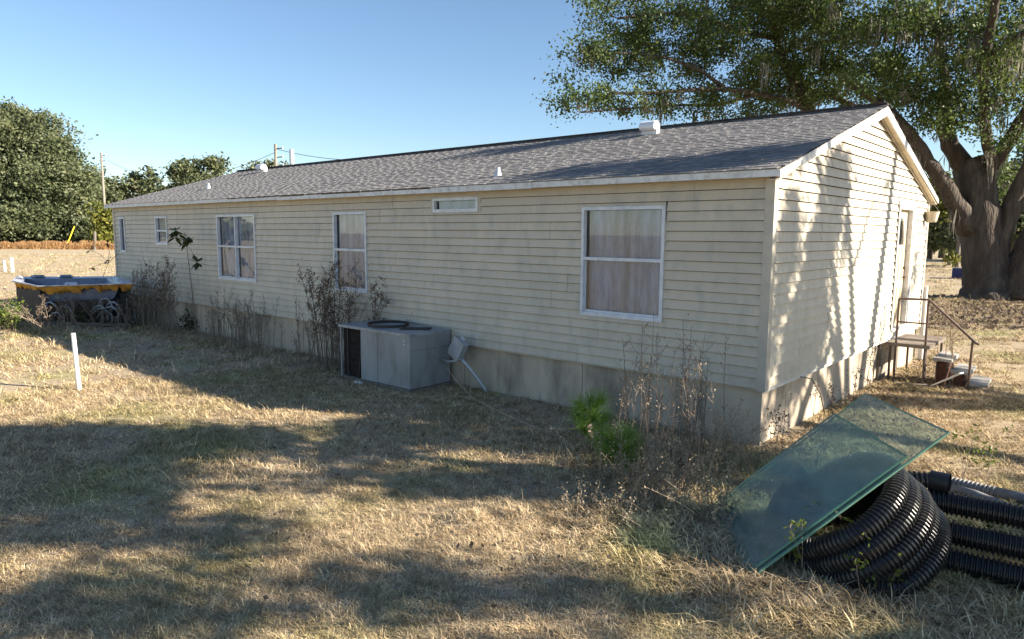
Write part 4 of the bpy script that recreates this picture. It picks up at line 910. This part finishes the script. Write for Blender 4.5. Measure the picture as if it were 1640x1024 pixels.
for (px, py, h, l) in ((1018, 748, 1.5, 'dry weed with wiry stems left of the window corner, nearest the pine seedlings'), (1050, 745, 1.75, 'tall wiry dry weed below the right edge of the big window'), (1095, 745, 1.7, 'tall wiry dry weed with pale tops near the house corner'), (1130, 720, 1.5, 'dry weed with feathery pale tops closest to the wall corner'), (1075, 790, 1.0, 'low tangled dry weed in front of the tall wiry ones'), (1140, 770, .8, 'low grey weed between the house corner and the glass sheets')):
    g = on_z(px, py); weed('dry_weed', l, GR, (g[0], g[1]), 11, h*.5, h, rw_, 'deadstem' if h > 1.2 else 'palestem', 'paleseed', branch=7, leafn=5, ls=.028, spread=.2, thick=.007, lean=.2)
for (px, py, h, l) in ((975, 742, .6, 'dry seed stalk drooping over the pine seedlings'), (1060, 820, .5, 'low pale weed in the rough grass before the house corner'), (1150, 830, .45, 'low pale weed at the lower left corner of the glass'), (1275, 925, .5, 'leafy weed growing at the foot of the pipe coil'), (1395, 960, .55, 'green stemmed weed standing before the pipe coil'), (1340, 905, .4, 'small weed poking up at the glass edge'), (1555, 775, .7, 'yellowish weed behind the pipe collar'), (1600, 910, .45, 'weed among the black pipe lengths')):
    g = on_z(px, py); weed('small_weed', l, 'small weeds in the yard', (g[0], g[1]), 5, h*.5, h, rw_, 'palestem', 'paleseed' if px < 1200 else 'bushleaf', branch=4, leafn=7, ls=.045, spread=.09, thick=.004, lean=.4)
for (y, h, l) in ((.15, .75, 'thin dry weed right at the sunlit house corner'), (1.6, .6, 'dry weed against the sunlit skirting near the cable'), (2.6, .7, 'dry weed halfway along the sunlit skirting'), (3.6, .8, 'dry weed along the sunlit skirting before the steps'), (4.6, .9, 'thin dry weed beside the dark gap in the skirting')):
    weed('dry_weed', l, 'dry weeds along the gable skirting', (.18, y), 4, h*.5, h, rw_, 'deadstem', 'seed', branch=5, leafn=8, ls=.035, spread=.14, thick=.004)
weed('dry_weed', 'tall rusty stalk weed growing through the door steps', None, (1.0, 5.7), 5, 1.0, 1.9, rw_, 'palestem', 'paleseed', branch=7, leafn=9, ls=.05, spread=.12, thick=.008)
for (px, py, h, l) in ((985, 835, .35, 'tangled dry brush at the foot of the pine seedlings'), (1035, 800, .75, 'tangled dry brush in the middle of the rough patch'), (1090, 800, .7, 'tangled dry brush between the rough patch and the glass'), (1125, 835, .55, 'dry brush touching the lower left corner of the glass'), (1150, 745, .8, 'dry brush in front of the house corner')):
    g = on_z(px, py); weed('brush', l, 'dry brush before the house corner', (g[0], g[1]), 34, h*.35, h, rw_, 'palestem', 'paleseed', branch=7, leafn=5, ls=.028, spread=.3, thick=.0045, lean=1.0)
# brush in front of the hot tub
for (px, py, h, l) in ((70, 535, 1.2, 'pale leafless brush in front of the left side of the hot tub'), (110, 530, 1.0, 'tangled brush before the middle of the hot tub'), (165, 525, 1.0, 'twiggy brush before the right side of the hot tub'), (215, 528, .9, 'twiggy brush between the hot tub and the house wall')):
    g = on_z(px, py); weed('brush', l, 'brush around the hot tub', (g[0], g[1]), 11, h*.5, h, rw_, 'palestem' if px < 120 else 'deadstem', 'seed', branch=6, leafn=9, ls=.06, spread=.4, thick=.010, lean=.9)
for (px, py, n, r, l, mt) in ((12, 528, 900, .55, 'small green leafy bush at the left edge before the hot tub', 'bushleaf'), (150, 520, 420, .4, 'grey green bush under the hot tub rim', 'darkleaf'), (318, 528, 500, .45, 'dark green low bush at the wall foot among the weeds', 'darkleaf')):
    g = on_z(px, py); b0 = np.array([g[0], g[1], 0]); root = empty('bush', tuple(b0), l, 'bush'); m = MB(); LC = []
    for _ in range(26):
        d = rw_.normal(size=3); d[2] = abs(d[2])+.5; d /= np.linalg.norm(d); e = b0+d*r*rw_.uniform(.5, 1.25); m.tube([b0, (b0+e)/2+rw_.normal(size=3)*.03, e], [.012, .008, .004], 4, cap=False); LC.append(e+rw_.normal(size=(n//26, 3))*r*.22)
    m.obj('stems', M['deadstem'], root); LC = np.vstack(LC); LC = LC[LC[:, 2] > .02]; link('leaves', quads_mesh('leaves', rot_leaves(LC, .085, rw_), M[mt], rw_.random(len(LC))), root)
# leafy sapling in front of the wall
def sapling(label, px, top_py, base_xy, lsz, n):
    b = np.array([base_xy[0], base_xy[1], 0.]); d = proj(b)[2]; t = at(px, top_py, d); root = empty('sapling', tuple(b), label, 'sapling'); m = MB(); p = np.array([b, b*.5+t*.5+(.05, 0, 0), t]); m.tube(p, [.014, .011, .006], 5, cap=False)
    LC = []
    for k in range(5):
        e = t+rw_.normal(size=3)*np.array([.30, .2, .2]); m.tube([p[1]*.25+t*.75, (e+t)/2-(0, 0, .05), e], [.007, .006, .004], 4, cap=False)
        for j in range(n): 
            a = rw_.uniform(0, 6.28); c = e+np.array([math.cos(a), math.sin(a), rw_.uniform(-1.3, .7)])*lsz*.6; dd = c-e; dd /= np.linalg.norm(dd); u = np.cross(dd, (0, 0, 1.)); u /= np.linalg.norm(u); s = lsz*rw_.uniform(.6, 1.1)
            LC.append([e, e+dd*s*.5+u*s*.2, e+dd*s, e+dd*s*.5-u*s*.2])
    m.obj('stem', M['deadstem'], root); link('leaves', quads_mesh('leaves', np.array(LC), M['darkleaf'], rw_.random(len(LC))), root)
sapling('thin broadleaf sapling with dark leaf clusters before the wall at left', 296, 372, (-13.9, -.5), .30, 14)
sapling('thin sapling with few leaves behind the hot tub by the house corner', 178, 410, (-20.2, -.9), .20, 6)
# pine seedlings
def pine_seedling(label, px, py, h, w):
    g = on_z(px, py); b = np.array([g[0], g[1], gz(g[0], g[1])]); root = empty('pine_seedling', tuple(b), label, 'pine seedling', 'pine seedlings at the wall'); m = MB(); tips = [(b+(0, 0, h*.15), b+(0, 0, h*.9))]
    m.tube([b-(0, 0, .03), b+(0, 0, h*.5), b+(.01, 0, h*.85)], [.014, .011, .006], 6)
    for k in range(9):
        a = k*2.4; z = h*(.12+.075*k); l = w*(1-.06*k); e = b+np.array([math.cos(a)*l, math.sin(a)*l, z+l*.9]); m.tube([b+(0, 0, z), e], [.006, .004], 4, cap=False); tips.append((b+(0, 0, z), e))
    Q = []
    for s_, e in tips:
        ax = (e-s_)/np.linalg.norm(e-s_)
        for _ in range(210):
            q = s_+(e-s_)*rw_.uniform(.25, 1.05); d = rw_.normal(size=3)*.62+ax*1.1+np.array([0, 0, .35]); d /= np.linalg.norm(d); l = rw_.uniform(.12, .27); u = np.cross(d, rw_.normal(size=3)); u /= np.linalg.norm(u); u *= .0020
            Q.append([q-u, q+u, q+d*l+u*.4, q+d*l-u*.4])
    m.obj('stem', M['deadstem'], root); link('needles', quads_mesh('needles', np.array(Q), M['pine'], rw_.random(len(Q))), root)
pine_seedling('bright green pine seedling closest to the wall', 944, 728, .74, .20)
pine_seedling('shorter spreading pine seedling nearest the lawn', 985, 768, .52, .22)
# fallen twigs
def branch(label, pix, z, r, subs, mt='palestem', yz=None):
    P_ = [on_z(px, py, zz) for px, py, zz in pix]; root = empty('fallen_branch', tuple(P_[0]*(1, 1, 0)), label, 'branch'); m = MB(); m.tube(P_, list(np.linspace(r, r*.4, len(P_))), 5, cap=False); m.obj('main_stem', M[mt], root)
    for s_ in subs: MB().tube([on_z(*q) for q in s_], list(np.linspace(r*.6, r*.25, len(s_))), 4, cap=False).obj('twig', M[mt], root)
branch('long bare branch lying in the shaded grass right of the air conditioner', [(905, 702, .03), (860, 686, .12), (805, 662, .2), (760, 640, .26), (735, 615, .36), (715, 590, .5)], 0, .011, [[(770, 645, .24), (735, 650, .12), (718, 672, .05), (712, 690, .02)], [(790, 655, .22), (765, 660, .12), (735, 690, .03)], [(760, 640, .26), (730, 633, .22), (685, 637, .1)], [(745, 625, .3), (738, 605, .42), (728, 594, .5)]])
branch('grey dead branch arching up before the double window', [(520, 560, .05), (490, 515, .55), (455, 478, .95), (425, 455, 1.2), (405, 440, 1.35)], 0, .014, [[(425, 455, 1.2), (418, 420, 1.55), (410, 375, 1.95)], [(440, 465, 1.1), (428, 435, 1.4), (424, 400, 1.7)], [(455, 478, .95), (470, 465, 1.15), (490, 462, 1.2)], [(425, 455, 1.2), (405, 456, 1.2), (390, 455, 1.2)]])
for (pix, l) in (([(885, 778, .02), (930, 770, .06), (985, 772, .03)], 'pale stick lying left of the pine seedlings'), ([(930, 812, .03), (960, 800, .05), (1000, 795, .02)], 'pale stick near the rough grass before the weeds'), ([(905, 835, .02), (955, 848, .05), (985, 845, .03)], 'short stick lying flat in the sunny grass'), ([(1200, 870, .05), (1235, 830, .12), (1245, 800, .3)], 'thin stick leaning on the lower glass edge'), ([(1440, 960, .05), (1530, 985, .04), (1560, 930, .15)], 'curved bare twig in front of the pipe lengths')):
    branch(l, pix, 0, .006, [])
# low mound of leaf litter and brush round the oak
rl = np.random.default_rng(31); C_ = []
for _ in range(2400):
    px = rl.uniform(1485, 1700); d = rl.uniform(19.5, 31); p = A(px, 480, d); C_.append((p[0], p[1], rl.uniform(.0, .13)*rl.random()*math.exp(-((d-24)/4)**2)+.02))
tag(link('leaf_litter', quads_mesh('leaf_litter', rot_leaves(np.array(C_), .16, rl, 1, .5), M['seed'], rl.random(len(C_)))), 'brown leaf litter and low brush in the shade of the oak', 'leaf litter', kind='stuff')
C_ = []
for _ in range(2600):
    y = rl.uniform(-.3, 9); x = rl.uniform(.05, .5)+rl.random()**3*.9; C_.append((x, y, gz(x, y)+rl.uniform(.005, .03)))
for _ in range(700):
    g = on_z(rl.uniform(0, 1640), rl.uniform(560, 1020)); C_.append((g[0], g[1], gz(g[0], g[1])+rl.uniform(.03, .07)))
C_ = [c for c in C_ if not (-20.2 < c[0] < .0 and c[1] > .0)]
tag(link('fallen_leaves', quads_mesh('fallen_leaves', rot_leaves(np.array(C_), .045, rl, 1, .6), M['seed'], rl.random(len(C_)))), 'scattered brown fallen leaves on the lawn and along the skirting', 'fallen leaves', kind='stuff')

# ================================================================== GRASS (uncountable: one object)
def tuft(n, lmin, lmax, rad, lie, w, rg):
    m = MB()
    for _ in range(n):
        a = rg.uniform(0, 6.28); r = rad*math.sqrt(rg.random()); b = np.array([r*math.cos(a), r*math.sin(a), -.01]); l = rg.uniform(lmin, lmax); a2 = rg.uniform(0, 6.28); tl = lie*rg.uniform(.5, 1.2)
        d = np.array([math.cos(a2)*math.sin(tl), math.sin(a2)*math.sin(tl), math.cos(tl)]); u = np.array([-math.sin(a2), math.cos(a2), 0])*w*rg.uniform(.6, 1.2)
        p1 = b+d*l*.5; d2 = d+np.array([math.cos(a2)*.35, math.sin(a2)*.35, -.35]); p2 = p1+d2/np.linalg.norm(d2)*l*.5; p2[2] = max(p2[2], .006); p1[2] = max(p1[2], .008)
        m.add([b-u, b+u, p1+u*.8, p1-u*.8, p2], [(0, 1, 2, 3), (3, 2, 4)])
    me = m.mesh('tuft', M['grass']); tn = np.repeat(rg.random(n), 2); at_ = me.attributes.new('tone', 'FLOAT', 'FACE'); at_.data.foreach_set('value', tn.astype(np.float32)); return me
rgx = np.random.default_rng(77)
tcol = bpy.data.collections.new('tuft_shapes')
spec = [(26, .03, .07, .09, 1.0, .0038), (26, .035, .085, .09, 1.2, .0036), (24, .05, .11, .10, 1.35, .0034), (22, .07, .17, .11, 1.44, .0026), (20, .08, .21, .12, 1.5, .0024), (20, .05, .12, .07, .8, .0036)]
for i, sp in enumerate(spec):
    tcol.objects.link(bpy.data.objects.new('tuft_%d' % i, tuft(*sp, rgx)))
PT = []; SC = []; RO = []; ID = []
def inhouse(x, y): return -20.05 < x < .02 and y > .0 and y < 8.35
def scatter(n, dmin, dmax, smin, smax):
    """n tufts over the ground sector in front of the viewpoint, between two distances"""
    a0 = math.atan2(FW[1], FW[0]); k = 0
    while k < n:
        a = a0+rgx.uniform(-.80, .80); d = math.sqrt(rgx.uniform(dmin**2, dmax**2)); x, y = CAM[0]+d*math.cos(a), CAM[1]+d*math.sin(a)
        if inhouse(x, y): k += 1; continue
        k += 1
        dens = noise.noise((x*.8, y*.8, 1.3))*.5+.5+.3*noise.noise((x*3, y*3, 5.5))
        if rgx.random() > .12+1.25*dens: continue
        straw = noise.noise((x*.45+9, y*.45, 2.2))+(.35 if (x < -1.2 and y < -3.2) else 0)-(.0)
        rough = math.exp(-(((x-.9)/1.3)**2+((y+2.4)/1.3)**2))+math.exp(-(((x+.5)/1.0)**2+((y+1.7)/.7)**2))
        i = rgx.choice((3, 4, 2)) if rgx.random() < .25+.6*max(0, straw) else rgx.choice((0, 1, 2, 0, 1, 5))
        s_ = rgx.uniform(smin, smax)*(1+.8*rough*rgx.random())
        PT.append((x, y, gz(x, y))); SC.append(s_); RO.append(rgx.uniform(0, 6.28)); ID.append(int(i))
scatter(26000, 2.6, 7.5, .58, .95); scatter(25000, 7.5, 14, .9, 1.4); scatter(17000, 14, 34, 1.5, 2.5); scatter(7000, 34, 90, 2.6, 4.4)
for (cx_, cy_, sx_, sy_, n_) in ((.55, -2.75, .5, .5, 520), (.0, -1.9, .7, .35, 420), (-.3, -1.2, .8, .45, 300), (1.7, -3.5, .7, .3, 420), (2.5, -2.75, .5, .25, 160), (-14.5, -.8, 3.2, .3, 400), (-19, -2.6, 1.2, .4, 260), (.5, 4.6, .25, 1.4, 160)):
    for _ in range(n_):                                                 # tangled straw where nobody mows
        x, y = cx_+rgx.normal()*sx_, cy_+rgx.normal()*sy_
        if inhouse(x, y): continue
        PT.append((x, y, gz(x, y)+.02*rgx.random())); SC.append(rgx.uniform(.9, 1.8)); RO.append(rgx.uniform(0, 6.28)); ID.append(int(rgx.choice((3, 4, 5, 2))))
me = bpy.data.meshes.new('grass'); me.from_pydata(PT, [], [])
for nm, ty, da in (('sc', 'FLOAT', SC), ('ro', 'FLOAT', RO), ('id', 'INT', ID)):
    a = me.attributes.new(nm, ty, 'POINT'); a.data.foreach_set('value', da)
me.materials.append(M['grass'])
grass = link('grass', me); tag(grass, 'dry mown grass and straw covering the yard', 'grass', kind='stuff')
ng = bpy.data.node_groups.new('grass_scatter', 'GeometryNodeTree'); ng.interface.new_socket('Geometry', in_out='INPUT', socket_type='NodeSocketGeometry'); ng.interface.new_socket('Geometry', in_out='OUTPUT', socket_type='NodeSocketGeometry')
N = ng.nodes; Lk = ng.links; gi = N.new('NodeGroupInput'); go = N.new('NodeGroupOutput'); ip = N.new('GeometryNodeInstanceOnPoints'); ci = N.new('GeometryNodeCollectionInfo')
ci.inputs['Collection'].default_value = tcol; ci.inputs['Separate Children'].default_value = True; ci.inputs['Reset Children'].default_value = True
def attr(nm, ty):
    q = N.new('GeometryNodeInputNamedAttribute'); q.data_type = ty; q.inputs['Name'].default_value = nm; return q.outputs['Attribute']
cx = N.new('ShaderNodeCombineXYZ'); Lk.new(attr('ro', 'FLOAT'), cx.inputs['Z']); er = N.new('FunctionNodeEulerToRotation'); Lk.new(cx.outputs[0], er.inputs[0])
Lk.new(gi.outputs[0], ip.inputs['Points']); Lk.new(ci.outputs[0], ip.inputs['Instance']); ip.inputs['Pick Instance'].default_value = True
Lk.new(attr('id', 'INT'), ip.inputs['Instance Index']); Lk.new(er.outputs[0], ip.inputs['Rotation']); Lk.new(attr('sc', 'FLOAT'), ip.inputs['Scale']); Lk.new(ip.outputs[0], go.inputs[0])
md = grass.modifiers.new('scatter', 'NODES'); md.node_group = ng
